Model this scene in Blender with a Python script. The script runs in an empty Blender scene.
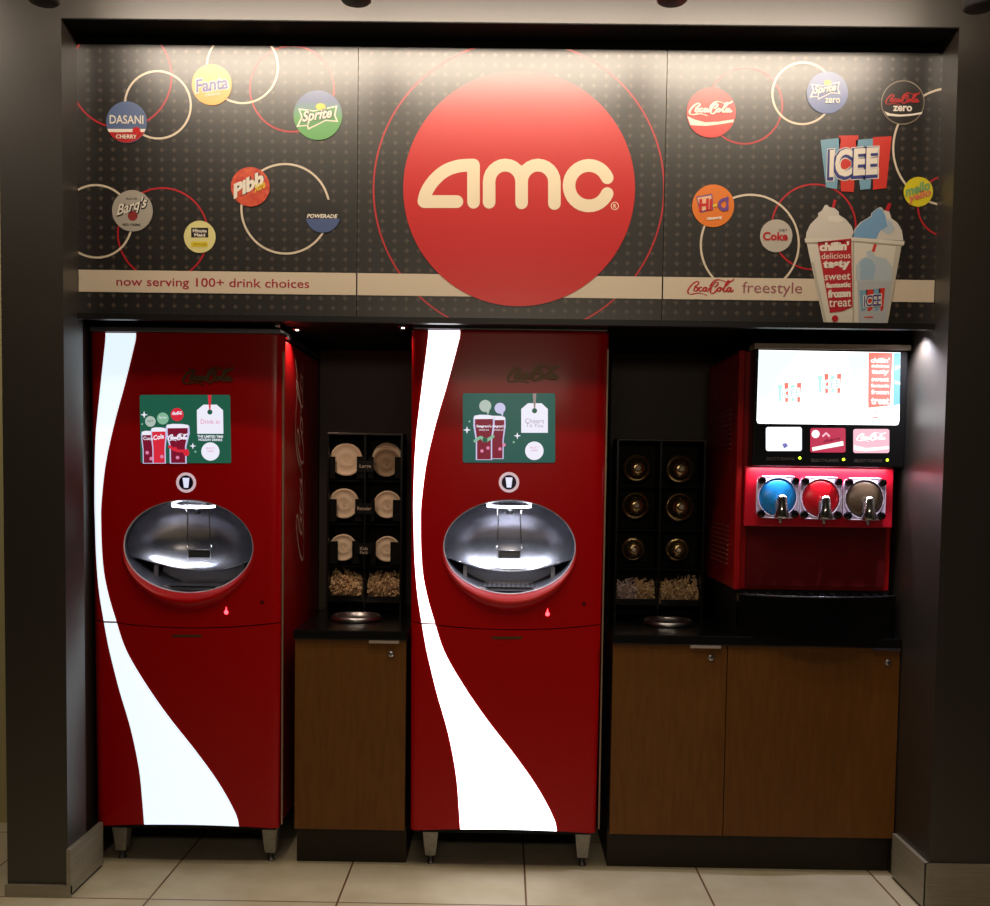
import bpy, bmesh, math, random
from math import sin, cos, pi, sqrt
from mathutils import Vector, Matrix
random.seed(7)
sc = bpy.context.scene
COL = sc.collection

# ------------------------------------------------------------------ camera
CX, CY, CZ = 1.5846, -3.5607, 1.4615
PITCH, ROLL, YAW, F, PPY = -0.0539, 0.0139, -0.0081, 1061.24, 533.81
cy_, sy_ = cos(YAW), sin(YAW); cp, sp = cos(PITCH), sin(PITCH); cr, sr = cos(ROLL), sin(ROLL)
ex = Vector((cy_, -sy_, 0)); ez = Vector((-sy_*sp, -cy_*sp, cp)); fw = Vector((sy_*cp, cy_*cp, sp))
RT = ex*cr + ez*sr; UP = ez*cr - ex*sr
cam = bpy.data.cameras.new('camera'); camo = bpy.data.objects.new('camera', cam); COL.objects.link(camo)
m = Matrix.Identity(4)
for i in range(3):
    m[i][0] = RT[i]; m[i][1] = UP[i]; m[i][2] = -fw[i]
m[0][3], m[1][3], m[2][3] = CX, CY, CZ
camo.matrix_world = m
cam.sensor_width = 36; cam.lens = F*36/990; cam.shift_y = (PPY-453)/990; cam.clip_start = .05
sc.camera = camo

def at(u, v, Y):
    """point of the plane y = Y seen at pixel (u, v) of the photograph -> (X, Z)"""
    d = fw*F + RT*(u-495) - UP*(v-PPY)
    t = (Y-CY)/d.y
    return CX+d.x*t, CZ+d.z*t
def atx(u, v, X):
    d = fw*F + RT*(u-495) - UP*(v-PPY)
    t = (X-CX)/d.x
    return CY+d.y*t, CZ+d.z*t

# ------------------------------------------------------------------ materials
def srgb(r, g, b):
    f = lambda c: c/12.92 if c <= .04045 else ((c+.055)/1.055)**2.4
    return (f(r/255), f(g/255), f(b/255))
MATS = {}
def mat(name, col, rough=.5, metal=0, emit=None, es=1, spec=.5, trans=0, coat=0, ior=1.5):
    if name in MATS: return MATS[name]
    mt = bpy.data.materials.new(name); mt.use_nodes = True
    b = mt.node_tree.nodes['Principled BSDF']
    c = srgb(*col)
    b.inputs['Base Color'].default_value = (*c, 1)
    b.inputs['Roughness'].default_value = rough
    b.inputs['Metallic'].default_value = metal
    b.inputs['Specular IOR Level'].default_value = spec
    b.inputs['Transmission Weight'].default_value = trans
    b.inputs['Coat Weight'].default_value = coat
    b.inputs['IOR'].default_value = ior
    if emit is not None:
        b.inputs['Emission Color'].default_value = (*srgb(*emit), 1)
        b.inputs['Emission Strength'].default_value = es
    MATS[name] = mt
    return mt
def laminate(mt):
    b = mt.node_tree.nodes['Principled BSDF']; b.inputs['Specular IOR Level'].default_value = .1; b.inputs['Coat Weight'].default_value = 1; b.inputs['Coat Roughness'].default_value = .33; b.inputs['Coat IOR'].default_value = 1.9
    return mt
def nodes(mt): return mt.node_tree.nodes, mt.node_tree.links, mt.node_tree.nodes['Principled BSDF']
def noise_mat(name, c1, c2, scale=(1, 1, 1), detail=4, rough=.5, metal=0, bump=0, spec=.5, sc_=5, coat=0):
    mt = mat(name, c1, rough, metal, spec=spec, coat=coat); N, L, B = nodes(mt)
    tc = N.new('ShaderNodeTexCoord'); mp = N.new('ShaderNodeMapping'); nz = N.new('ShaderNodeTexNoise'); rp = N.new('ShaderNodeValToRGB')
    mp.inputs['Scale'].default_value = scale
    nz.inputs['Scale'].default_value = sc_; nz.inputs['Detail'].default_value = detail
    rp.color_ramp.elements[0].color = (*srgb(*c1), 1); rp.color_ramp.elements[1].color = (*srgb(*c2), 1)
    rp.color_ramp.elements[0].position = .3; rp.color_ramp.elements[1].position = .7
    L.new(tc.outputs['Object'], mp.inputs[0]); L.new(mp.outputs[0], nz.inputs[0]); L.new(nz.outputs[0], rp.inputs[0]); L.new(rp.outputs[0], B.inputs['Base Color'])
    if bump:
        bp = N.new('ShaderNodeBump'); bp.inputs['Strength'].default_value = bump; bp.inputs['Distance'].default_value = .002
        L.new(nz.outputs[0], bp.inputs['Height']); L.new(bp.outputs[0], B.inputs['Normal'])
    return mt

WALL = noise_mat('dark taupe wall paint', (34, 27, 19), (38, 31, 22), sc_=30, rough=.45, bump=.05, spec=1.0, coat=.4)
WALL.node_tree.nodes['Principled BSDF'].inputs['Coat Roughness'].default_value = .45
BLACKW = mat('black recess paint', (9, 8, 7), .6, spec=.2)
BACKP = mat('charcoal back panel', (84, 76, 70), .45, spec=.3)
BASEB = noise_mat('brushed aluminium baseboard', (150, 143, 128), (170, 162, 146), scale=(1, 1, 30), rough=.45, metal=.35)
FARW = mat('cream far wall', (190, 180, 130), .8)
BLACK = mat('black plastic', (8, 8, 9), .3, spec=.4)
BLACKM = mat('matt black plastic', (7, 7, 7), .6, spec=.2)
COUNTER = mat('black laminate worktop', (10, 10, 11), .22, spec=.5)
WOOD = noise_mat('honey maple laminate', (100, 61, 16), (114, 71, 22), scale=(9, 9, 1.2), sc_=6, detail=6, rough=.5, spec=.3)
KICK = mat('dark plinth vinyl', (46, 38, 30), .6, spec=.3)
STEEL = mat('brushed steel', (170, 168, 172), .3, 1)
BOWL = mat('satin stainless bowl', (150, 150, 158), .27, 1)
DSTEEL = mat('dark steel', (125, 125, 134), .42, 1)
CHROME = mat('chrome', (215, 213, 210), .12, 1)
LEGM = noise_mat('cast grey leg metal', (140, 138, 130), (165, 160, 150), sc_=60, rough=.5, metal=.5)
RED = mat('gloss red enamel', (172, 0, 5), .3, spec=.22, coat=.12); RED.node_tree.nodes['Principled BSDF'].inputs['Coat Roughness'].default_value = .12
REDS = mat('red side panel', (150, 4, 10), .4, spec=.3)
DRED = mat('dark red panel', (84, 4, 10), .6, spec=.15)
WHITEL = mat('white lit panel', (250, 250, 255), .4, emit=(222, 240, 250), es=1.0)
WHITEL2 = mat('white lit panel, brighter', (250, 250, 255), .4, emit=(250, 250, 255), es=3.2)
LIDM = mat('translucent white lid plastic', (250, 225, 195), .45)
LIDD = mat('smoky lid plastic', (165, 140, 110), .45)
DOME = mat('smoked glossy dome plastic', (200, 175, 130), .16, .9, spec=.8)
BLACKG = mat('glossy black', (5, 5, 6), .12, spec=.5)
PILE = noise_mat('pale crumpled paper', (250, 220, 175), (185, 145, 105), sc_=40, rough=.8)
PILEP = noise_mat('pinkish crumpled paper', (250, 230, 225), (190, 160, 155), sc_=40, rough=.8)
LOGOM = mat('dark bronze emblem metal', (98, 78, 52), .4, .7)
TRIMC = mat('grey trim strip', (150, 125, 105), .4, .3)
SIDEL = mat('dull silver side lettering', (235, 215, 205), .5)

# floor tile material
def floor_mat():
    mt = mat('cream floor tile', (214, 204, 176), .38, spec=.35); N, L, B = nodes(mt)
    geo = N.new('ShaderNodeNewGeometry'); sep = N.new('ShaderNodeSeparateXYZ'); L.new(geo.outputs['Position'], sep.inputs[0])
    def line(axis, off, pitch, w):
        a = N.new('ShaderNodeMath'); a.operation = 'SUBTRACT'; a.inputs[1].default_value = off; L.new(sep.outputs[axis], a.inputs[0])
        b = N.new('ShaderNodeMath'); b.operation = 'PINGPONG'; b.inputs[1].default_value = pitch/2; L.new(a.outputs[0], b.inputs[0])
        c = N.new('ShaderNodeMath'); c.operation = 'LESS_THAN'; c.inputs[1].default_value = w; L.new(b.outputs[0], c.inputs[0])
        return c.outputs[0]
    gx = line(0, XG, TP, .0035); gy = line(1, YG, TP, .0035)
    mx = N.new('ShaderNodeMath'); mx.operation = 'MAXIMUM'; L.new(gx, mx.inputs[0]); L.new(gy, mx.inputs[1])
    nz = N.new('ShaderNodeTexNoise'); nz.inputs['Scale'].default_value = 6; nz.inputs['Detail'].default_value = 5; L.new(geo.outputs['Position'], nz.inputs[0])
    rp = N.new('ShaderNodeValToRGB'); rp.color_ramp.elements[0].position = .35; rp.color_ramp.elements[1].position = .7
    rp.color_ramp.elements[0].color = (*srgb(206, 194, 164), 1); rp.color_ramp.elements[1].color = (*srgb(222, 212, 186), 1); L.new(nz.outputs[0], rp.inputs[0])
    mi = N.new('ShaderNodeMix'); mi.data_type = 'RGBA'; mi.inputs[7].default_value = (*srgb(120, 84, 58), 1)
    L.new(mx.outputs[0], mi.inputs[0]); L.new(rp.outputs[0], mi.inputs[6]); L.new(mi.outputs[2], B.inputs['Base Color'])
    return mt
# banner material: near-black with a grid of small four-pointed stars
def banner_mat():
    mt = mat('black print with small grey stars', (30, 25, 22), .5, spec=.15, coat=1); N, L, B = nodes(mt)
    geo = N.new('ShaderNodeNewGeometry'); sep = N.new('ShaderNodeSeparateXYZ'); L.new(geo.outputs['Position'], sep.inputs[0])
    def M(op, a, b=None):
        n = N.new('ShaderNodeMath'); n.operation = op
        for i, x in enumerate((a, b)):
            if x is None: continue
            if isinstance(x, (int, float)): n.inputs[i].default_value = x
            else: L.new(x, n.inputs[i])
        return n.outputs[0]
    dx = M('PINGPONG', M('SUBTRACT', sep.outputs[0], BX0), .0421/2)
    dz = M('PINGPONG', M('SUBTRACT', sep.outputs[2], BZ0), .0330/2)
    s = M('ADD', M('POWER', M('DIVIDE', dx, .0105), .72), M('POWER', M('DIVIDE', dz, .0105), .72))
    star = M('LESS_THAN', s, 1.0)
    mi = N.new('ShaderNodeMix'); mi.data_type = 'RGBA'; mi.inputs[6].default_value = (*srgb(20, 15, 12), 1); mi.inputs[7].default_value = (*srgb(72, 61, 53), 1)
    L.new(star, mi.inputs[0]); L.new(mi.outputs[2], B.inputs['Base Color'])
    return mt
YB = .127
BX0, BZ0 = at(88, 100, YB)
YC = .30
XG, _ = at(524, 852, .45); 
XG = None
def floorpt(u, v):
    d = fw*F + RT*(u-495) - UP*(v-PPY); t = -CZ/d.z
    return CX+d.x*t, CY+d.y*t
g1 = floorpt(524.5, 870); g2 = floorpt(350, 868); g3 = floorpt(698, 874)
TP = (g3[0]-g2[0])/2; XG = g1[0]; YG = floorpt(140, 899)[1]
FLOORM = floor_mat(); BANNER = banner_mat()
print('tile pitch', TP, 'YG', YG)

# ------------------------------------------------------------------ mesh builder
class MB:
    def __init__(s): s.v = []; s.f = []; s.m = []; s.mats = []; s.sm = []
    def mi(s, m_):
        if m_ not in s.mats: s.mats.append(m_)
        return s.mats.index(m_)
    def add(s, vs, fs, m_, smooth=False):
        o = len(s.v); s.v += [tuple(p) for p in vs]; k = s.mi(m_)
        for f in fs: s.f.append([i+o for i in f]); s.m.append(k); s.sm.append(smooth)
    def box(s, x0, x1, y0, y1, z0, z1, m_, bev=0):
        if bev:
            b = bmesh.new(); bmesh.ops.create_cube(b, size=1)
            for v in b.verts: v.co = Vector(((x0+x1)/2+v.co.x*(x1-x0), (y0+y1)/2+v.co.y*(y1-y0), (z0+z1)/2+v.co.z*(z1-z0)))
            bmesh.ops.bevel(b, geom=b.edges[:], offset=bev, segments=2, affect='EDGES', profile=.5)
            b.verts.ensure_lookup_table()
            s.add([v.co[:] for v in b.verts], [[v.index for v in f.verts] for f in b.faces], m_); b.free(); return s
        vs = [(x, y, z) for x in (x0, x1) for y in (y0, y1) for z in (z0, z1)]
        s.add(vs, [(0, 1, 3, 2), (4, 6, 7, 5), (0, 4, 5, 1), (2, 3, 7, 6), (0, 2, 6, 4), (1, 5, 7, 3)], m_); return s
    def prism(s, pts, y0, y1, m_):            # pts in xz, extruded along y
        n = len(pts)
        s.add([(x, y0, z) for x, z in pts]+[(x, y1, z) for x, z in pts],
              [list(range(n)), list(range(2*n-1, n-1, -1))]+[(i, n+i, n+(i+1) % n, (i+1) % n) for i in range(n)], m_); return s
    def prismx(s, pts, x0, x1, m_):           # pts in yz
        n = len(pts)
        s.add([(x0, y, z) for y, z in pts]+[(x1, y, z) for y, z in pts],
              [list(range(n)), list(range(2*n-1, n-1, -1))]+[(i, n+i, n+(i+1) % n, (i+1) % n) for i in range(n)], m_); return s
    def lathe(s, prof, c, m_, axis='z', n=32, smooth=True):   # prof: (r, h)
        vs = []; fs = []
        for r, h in prof:
            for i in range(n):
                a = 2*pi*i/n; x, y = r*cos(a), r*sin(a)
                vs.append({'z': (c[0]+x, c[1]+y, c[2]+h), 'y': (c[0]+x, c[1]+h, c[2]+y), 'x': (c[0]+h, c[1]+x, c[2]+y)}[axis])
        for j in range(len(prof)-1):
            for i in range(n): fs.append((j*n+i, j*n+(i+1) % n, (j+1)*n+(i+1) % n, (j+1)*n+i))
        fs.append(list(range(n))); fs.append(list(range(len(prof)*n-1, (len(prof)-1)*n-1, -1)))
        s.add(vs, fs, m_, smooth); return s
    def tube(s, pts, r, m_, n=8, closed=False):
        pts = [Vector(p) for p in pts]; vs = []; fs = []; N_ = len(pts)
        for i, p in enumerate(pts):
            a = pts[(i-1) % N_] if closed or i > 0 else p; b = pts[(i+1) % N_] if closed or i < N_-1 else p
            t = (b-a).normalized(); u = t.cross(Vector((0, 1, .01)))
            if u.length < .1: u = t.cross(Vector((1, 0, 0)))
            u.normalize(); w = t.cross(u)
            for k in range(n): vs.append(p+(u*cos(2*pi*k/n)+w*sin(2*pi*k/n))*r)
        for i in range(N_ if closed else N_-1):
            for k in range(n): fs.append((i*n+k, i*n+(k+1) % n, ((i+1) % N_)*n+(k+1) % n, ((i+1) % N_)*n+k))
        if not closed: fs.append(list(range(n))); fs.append(list(range((N_-1)*n, N_*n)))
        s.add(vs, fs, m_, True); return s
    def poly(s, pts, y, m_): s.add([(x, y, z) for x, z in pts], [list(range(len(pts)))], m_); return s
    def build(s, name, parent=None, loc=None):
        me = bpy.data.meshes.new(name); me.from_pydata(s.v, [], s.f)
        for mm in s.mats: me.materials.append(mm)
        me.polygons.foreach_set('material_index', s.m); me.polygons.foreach_set('use_smooth', s.sm)
        me.validate(); me.update()
        b = bmesh.new(); b.from_mesh(me); bmesh.ops.recalc_face_normals(b, faces=b.faces[:]); b.to_mesh(me); b.free()
        o = bpy.data.objects.new(name, me); COL.objects.link(o)
        if parent: o.parent = parent
        if loc: o.location = loc
        return o
    def local(s, loc):
        s.v = [(x-loc[0], y-loc[1], z-loc[2]) for x, y, z in s.v]; return s

def tag(o, label, cat, group=None):
    o['label'] = label; o['category'] = cat
    if group: o['group'] = group
    return o
def struct(o): o['kind'] = 'structure'; return o
def empty(name, loc, label, cat, group=None):
    o = bpy.data.objects.new(name, None); o.empty_display_size = .1; COL.objects.link(o); o.location = loc
    return tag(o, label, cat, group)

# ------------------------------------------------------------------ 2-D art
def clip(poly, rect):
    x0, x1, z0, z1 = rect
    for ax, lim, sg in ((0, x0, 1), (0, x1, -1), (1, z0, 1), (1, z1, -1)):
        out = []
        for i in range(len(poly)):
            a, b = poly[i-1], poly[i]; da, db = (a[ax]-lim)*sg, (b[ax]-lim)*sg
            if (da >= 0) != (db >= 0):
                t = da/(da-db); out.append((a[0]+(b[0]-a[0])*t, a[1]+(b[1]-a[1])*t))
            if db >= 0: out.append(b)
        poly = out
        if not poly: return []
    return poly
def circle(c, r, n=64, ry=None): ry = ry or r; return [(c[0]+r*cos(2*pi*i/n), c[1]+ry*sin(2*pi*i/n)) for i in range(n)]
def ringq(c, r, w, n=180, a0=0, a1=2*pi):
    q = []
    for i in range(n):
        t, u = a0+(a1-a0)*i/n, a0+(a1-a0)*(i+1)/n
        q.append([(c[0]+(r-w/2)*cos(t), c[1]+(r-w/2)*sin(t)), (c[0]+(r+w/2)*cos(t), c[1]+(r+w/2)*sin(t)), (c[0]+(r+w/2)*cos(u), c[1]+(r+w/2)*sin(u)), (c[0]+(r-w/2)*cos(u), c[1]+(r-w/2)*sin(u))])
    return q
def spline(pts, n=10):
    P = [pts[0]]+list(pts)+[pts[-1]]; out = []
    for i in range(1, len(P)-2):
        p0, p1, p2, p3 = P[i-1:i+3]
        for k in range(n):
            t = k/n
            out.append(tuple(.5*((2*p1[j])+(-p0[j]+p2[j])*t+(2*p0[j]-5*p1[j]+4*p2[j]-p3[j])*t*t+(-p0[j]+3*p1[j]-3*p2[j]+p3[j])*t**3) for j in (0, 1)))
    out.append(tuple(pts[-1])); return out
def stroke(pts, hw):
    """polygons of a round-ended stroke; hw number or function of direction"""
    q = []
    H = hw if callable(hw) else (lambda d: hw)
    ws = []
    for i in range(len(pts)):
        a, b = pts[max(i-1, 0)], pts[min(i+1, len(pts)-1)]; d = Vector((b[0]-a[0], b[1]-a[1])); d.normalize(); ws.append((H(d), d))
    for i in range(len(pts)-1):
        (h0, d0), (h1, d1) = ws[i], ws[i+1]; p, r = pts[i], pts[i+1]
        q.append([(p[0]-d0.y*h0, p[1]+d0.x*h0), (p[0]+d0.y*h0, p[1]-d0.x*h0), (r[0]+d1.y*h1, r[1]-d1.x*h1), (r[0]-d1.y*h1, r[1]+d1.x*h1)])
    for k, sg in ((0, -1), (-1, 1)):
        h, d = ws[k]; a0 = math.atan2(d.y*sg, d.x*sg); n = 8
        q.append([(pts[k][0]+h*cos(a0-pi/2+pi*i/n), pts[k][1]+h*sin(a0-pi/2+pi*i/n)) for i in range(n+1)])
    return q
SCRIPT = [
    [(1.75, 1.75), (2.25, 2.1), (2.45, 2.55), (2.15, 2.75), (1.5, 2.4), (.8, 1.6), (.45, .8), (.65, .3), (1.3, .22), (2.3, .42), (3.3, .28), (4.0, .0)],
    [(2.05, 1.62), (1.75, 1.45), (1.6, 1.05), (1.8, .8), (2.15, .95), (2.3, 1.35), (2.05, 1.62), (2.5, 1.5)],
    [(3.1, 1.55), (2.85, 1.65), (2.55, 1.2), (2.65, .82), (3.0, .9), (3.3, 1.2)],
    [(3.95, 1.6), (3.6, 1.6), (3.3, 1.15), (3.45, .8), (3.75, 1.0), (4.0, 1.6), (3.9, 1.0), (4.1, .82), (4.45, 1.15)],
    [(4.35, 1.4), (4.7, 1.5)],
    [(5.5, 1.7), (5.95, 2.05), (6.1, 2.5), (5.8, 2.65), (5.2, 2.2), (4.75, 1.3), (4.75, .6), (5.1, .42), (5.6, .75), (5.95, 1.25)],
    [(4.6, 1.9), (5.2, 2.75), (6.0, 3.15), (6.9, 3.0), (7.8, 2.65), (8.5, 2.85), (9.0, 3.2)],
    [(6.4, 1.62), (6.1, 1.4), (6.0, 1.0), (6.2, .8), (6.5, 1.0), (6.65, 1.35), (6.4, 1.62), (6.9, 1.5)],
    [(6.95, 1.3), (7.7, 2.1), (8.15, 2.75), (7.95, 2.95), (7.5, 2.2), (7.15, 1.2), (7.25, .8), (7.6, .95), (7.9, 1.3)],
    [(8.45, 1.6), (8.1, 1.6), (7.8, 1.15), (7.95, .8), (8.25, 1.0), (8.55, 1.6), (8.4, 1.0), (8.6, .8), (8.95, 1.1)]]
def script(cx, cz, w, h, wt=.16, slope=0, tagged=False):
    out = []; thick = lambda d: wt*(.4+.6*abs(d.y*.95+d.x*.3))
    for si, st in enumerate(SCRIPT):
        for ji, pl in enumerate(stroke(spline(st, 8), thick)):
            pp = []
            for x, z in pl:
                X = (x-4.72)/8.6*w; Z = (z-1.6)/3.2*h+X*slope
                pp.append((cx+X, cz+Z))
            out.append(pp if not tagged else (si+ji*.0105, pp))
    return out
TCACHE = {}
def text2d(s, bold=0):
    k = (s, bold)
    if k in TCACHE: return TCACHE[k]
    c = bpy.data.curves.new('t', 'FONT'); c.body = s; c.size = 1; c.offset = bold; c.resolution_u = 3
    o = bpy.data.objects.new('t', c); COL.objects.link(o)
    dg = bpy.context.evaluated_depsgraph_get(); dg.update()
    me = o.evaluated_get(dg).to_mesh()
    vs = [(v.co.x, v.co.y) for v in me.vertices]; fs = [list(p.vertices) for p in me.polygons]
    o.evaluated_get(dg).to_mesh_clear(); bpy.data.objects.remove(o); bpy.data.curves.remove(c)
    TCACHE[k] = (vs, fs); return TCACHE[k]
class Art:
    """flat print on the plane y; pixel positions of the photo are turned into real positions on that plane"""
    def __init__(s, Y, rect=None, step=.0007, yf=None): s.Y = Y; s.S = F/((Y-CY)*cp)*(1.017 if Y < .2 else 1.0); s.rect = rect; s.step = step; s.b = MB(); s.yf = yf
    def p(s, u, v): return at(u, v, s.Y)
    def y(s, k, x=None): return (s.yf(x) if s.yf and x is not None else s.Y) - s.step*k
    def polys(s, ps, k, m_):
        for q in ps:
            if s.rect: q = clip(q, s.rect)
            if len(q) > 2: s.b.add([(x, s.y(k, x), z) for x, z in q], [list(range(len(q)))], m_)
    def px(s, pts, k, m_): s.polys([[s.p(*q) for q in pts]], k, m_)
    def disc(s, u, v, r, k, m_, n=64): s.polys([circle(s.p(u, v), r/s.S, n)], k, m_)
    def ring(s, u, v, r, w, k, m_): s.polys(ringq(s.p(u, v), r/s.S, w/s.S), k, m_)
    def stroke(s, pts, hw, k, m_, sp_=False):
        P = [s.p(*q) for q in pts]
        if sp_: P = spline(P, 8)
        s.sc = getattr(s, 'sc', 0)+1; s.polys(stroke(P, hw/s.S), k+.12*(s.sc % 6), m_)
    def script(s, u, v, w, h, k, m_, wt=.16, slope=0): [s.polys([pp], k+.14*si, m_) for si, pp in script(*s.p(u, v), w/s.S, h/s.S, wt, slope, True)]
    def text(s, t, u, v, w, h, k, m_, bold=0, slope=0, shear=0):
        vs, fs = text2d(t, bold); xs = [a for a, _ in vs]; zs = [b for _, b in vs]
        if not vs: return
        x0, x1, z0, z1 = min(xs), max(xs), min(zs), max(zs); c = s.p(u, v)
        V = []
        for x, z in vs:
            Z = ((z-z0)/(z1-z0)-.5)*h/s.S; X = ((x-x0)/(x1-x0)-.5)*w/s.S+shear*Z
            X_ = c[0]+X; V.append((X_, s.y(k, X_), c[1]+Z+slope*X))
        if s.rect:
            for f in fs:
                q = clip([(V[i][0], V[i][2]) for i in f], s.rect)
                if len(q) > 2: s.b.add([(x, s.y(k, x), z) for x, z in q], [list(range(len(q)))], m_)
        else: s.b.add(V, fs, m_)
    def build(s, name, parent): 
        o = s.b.build(name, parent)
        return o

# ================================================================== SETTING
YM = .3032
XL, XR, ZT = .1064, 3.0483, 2.9469
YBACK = 1.15
struct(MB().box(-1.2, 4.6, -3.9, 1.6, -.05, 0, FLOORM).build('floor'))
xo_t = at(2, 100, 0)[0]-.01
struct(MB().box(xo_t, XL, 0, .16, 0, 3.3, WALL).box(xo_t, XL-.04, .16, YBACK, 0, 3.3, WALL).build('wall_left'))
struct(MB().box(XR, 4.6, 0, YBACK, 0, 3.3, WALL).build('wall_right'))
struct(MB().box(XL, XR, 0, .12, ZT, 3.3, WALL).box(XL, XR, .0, YBACK, ZT-.004, ZT, BLACKW).build('wall_upper'))
struct(MB().box(-1.2, 4.6, YBACK, YBACK+.1, 0, 3.3, BLACKW).build('wall_back'))
struct(MB().box(-1.2, xo_t, .75, .85, 0, 3.3, FARW).build('wall_far'))
struct(MB().box(-1.2, 4.6, -3.9, 1.2, 3.3, 3.4, mat('off-white ceiling', (120, 115, 105), .9)).build('ceiling'))
# bulkhead behind the sign
zs0 = at(500, 321, YB)[1]
struct(MB().box(XL, XR, YB+.02, YBACK, zs0+.01, ZT-.004, BLACKW).build('trim_1'))
struct(MB().box(XL+.001, XR-.001, YB-.012, YB+.02, zs0-.012, zs0+.008, mat('black soffit edge', (16, 15, 15), .4)).build('trim_2'))
# charcoal panels on the back wall
for n, (u0, u1, v0, v1) in ((3, (320, 412, 347, 640)), (4, (612, 714, 350, 640))):
    a = at(u0, v0, YBACK-.02); b = at(u1, v1, YBACK-.02)
    struct(MB().box(a[0], b[0], YBACK-.02, YBACK, .86, a[1], BACKP).build('trim_%d' % n))
# baseboards
BH = .168
b = MB(); b.box(XL, XL+.014, -.012, YM-.02, 0.012, BH, BASEB).box(XL, XL+.008, -.0, YM-.02, 0, .012, BLACKM)
b.box(xo_t-.004, XL+.014, -.014, 0, 0.0, .042, BASEB)
struct(b.build('baseboard_left'))
b = MB(); b.box(XR-.014, XR, -.012, .30, 0.012, BH, BASEB).box(XR-.008, XR, -.0, .30, 0, .012, BLACKM)
b.box(XR-.014, 4.6, -.014, 0, 0.0, BH, BASEB)
struct(b.build('baseboard_right'))

# ================================================================== SIGN PANELS
zb0 = 2.0035; zb1 = 2.913
SEAM1 = at(357.5, 180, YB)[0]; SEAM2 = at(664.5, 190, YB)[0]
CREAM = mat('cream print', (222, 205, 182), .45); SRED = mat('red print', (190, 12, 30), .42); SRED2 = mat('bright red print', (206, 0, 8), .36, spec=.5)
CR2 = mat('cream letters print', (250, 232, 200), .4)
KBLK = mat('black print', (14, 12, 12), .4); TXR = mat('crimson letters print', (175, 25, 55), .5)
def panel(x0, x1, label):
    laminate(BANNER)
    e = empty('sign_panel', ((x0+x1)/2, YB, zb0), label, 'sign', 'printed header sign panels')
    bd = MB().box(x0, x1, YB, YB+.02, zb0, zb1, BANNER).local(e.location).build('board', e)
    return e, (x0+.0015, x1-.0015, zb0, zb1)
def fin(art, name, par, top):
    art.b.local(top.location); return art.b.build(name, par)
P1, R1 = panel(XL, SEAM1-.001, 'left black header sign panel with now serving 100+ drink choices')
P2, R2 = panel(SEAM1+.001, SEAM2-.001, 'middle header sign panel with the big red disc and cream letters')
P3, R3 = panel(SEAM2+.001, XR, 'right header sign panel with two frozen drink cups printed on it')
def rings(P, R, white, red):
    for kind, lst, m_, w, k in (('w', white, CREAM, 2.1, 2), ('r', red, SRED, 1.7, 1)):
        for u, v, r in lst:
            a = Art(YB, R); a.ring(u, v, r, w, k, m_); fin(a, 'circle_line', P, P)
rings(P1, R1, [(158, 105, 33), (242.5, 67, 35.5), (96.4, 221.5, 36), (285.5, 209, 44.3)], [(120.6, 76, 51), (292, 89, 42), (163, 234, 45.5)])
rings(P2, R2, [], [(518.6, 189.5, 145.5)])
rings(P3, R3, [(802.5, 93.5, 30), (951, 147, 57.5), (749.7, 244.5, 49)], [(745, 106, 37), (948, 206, 30), (813.6, 227, 42)])
# cream band
zba, zbb_ = at(220, 271.5, YB)[1], at(220, 293.5, YB)[1]
for P, R in ((P1, R1), (P2, R2), (P3, R3)):
    a = Art(YB, R); a.polys([[(R[0], zba), (R[1], zba), (R[1], zbb_), (R[0], zbb_)]], 3, CREAM); fin(a, 'band', P, P)
a = Art(YB, R1); a.text('now serving 100+ drink choices', 213, 284, 195, 11.5, 4, TXR, .006); fin(a, 'lettering', P1, P1)
def badge(P, R, u, v, r, m_, fn, base=None, rim=None):
    a = Art(YB, R); 
    if rim: a.disc(u, v, r, 4, rim); a.disc(u, v, r-1, 5, m_)
    else: a.disc(u, v, r, 4, m_)
    if base: base(a)
    o = fin(a, 'round_badge', P, P)
    a2 = Art(YB, R); fn(a2); a2.b.local(P.location); a2.b.build('lettering', o)
c = lambda n, *rgb: mat(n, rgb, .42)
WH = c('white print', 240, 230, 215)
def chord(a, u, v, r, v0, v1, k, m_):   # slice of a disc between rows v0..v1
    pts = []; n = 24
    for i in range(n+1):
        y = v0+(v1-v0)*i/n; h = sqrt(max(r*r-(y-v)**2, 0)); pts.append((u+h, y))
    for i in range(n, -1, -1):
        y = v0+(v1-v0)*i/n; h = sqrt(max(r*r-(y-v)**2, 0)); pts.append((u-h, y))
    a.px(pts, k, m_)
BLU = c('water blue print', 88, 108, 150)
def f(a): a.text('DASANI', 127, 120, 34, 8.5, 7, WH, .012); a.text('CHERRY', 127, 137, 21, 4.2, 8, WH, .03); a.disc(137, 131.5, 4, 8, SRED2, 16)
badge(P1, R1, 127, 122.5, 20.5, BLU, f, lambda a: (chord(a, 127, 122.5, 20.3, 130.5, 142.7, 5, c('cherry red print', 190, 22, 26)), chord(a, 127, 122.5, 20.3, 129.3, 132.5, 6, WH)))
IND = c('indigo print', 70, 66, 150)
def f(a):
    for bd, k, m_ in ((.07, 5, WH), (.02, 6, IND)): a.text('Fanta', 212.5, 84.5, 32 if bd < .05 else 34, 13 if bd < .05 else 15, k, m_, bd, slope=.14)
    a.text('ORANGE', 213, 95, 15, 2.6, 7, WH, .02, slope=.14)
badge(P1, R1, 212, 85, 20, c('orange print', 235, 165, 40), f)
SG = mat('blue to green print', (60, 150, 70), .42); N, L, B = nodes(SG)
geo = N.new('ShaderNodeNewGeometry'); sx = N.new('ShaderNodeSeparateXYZ'); mr = N.new('ShaderNodeMapRange'); rp = N.new('ShaderNodeValToRGB')
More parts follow.
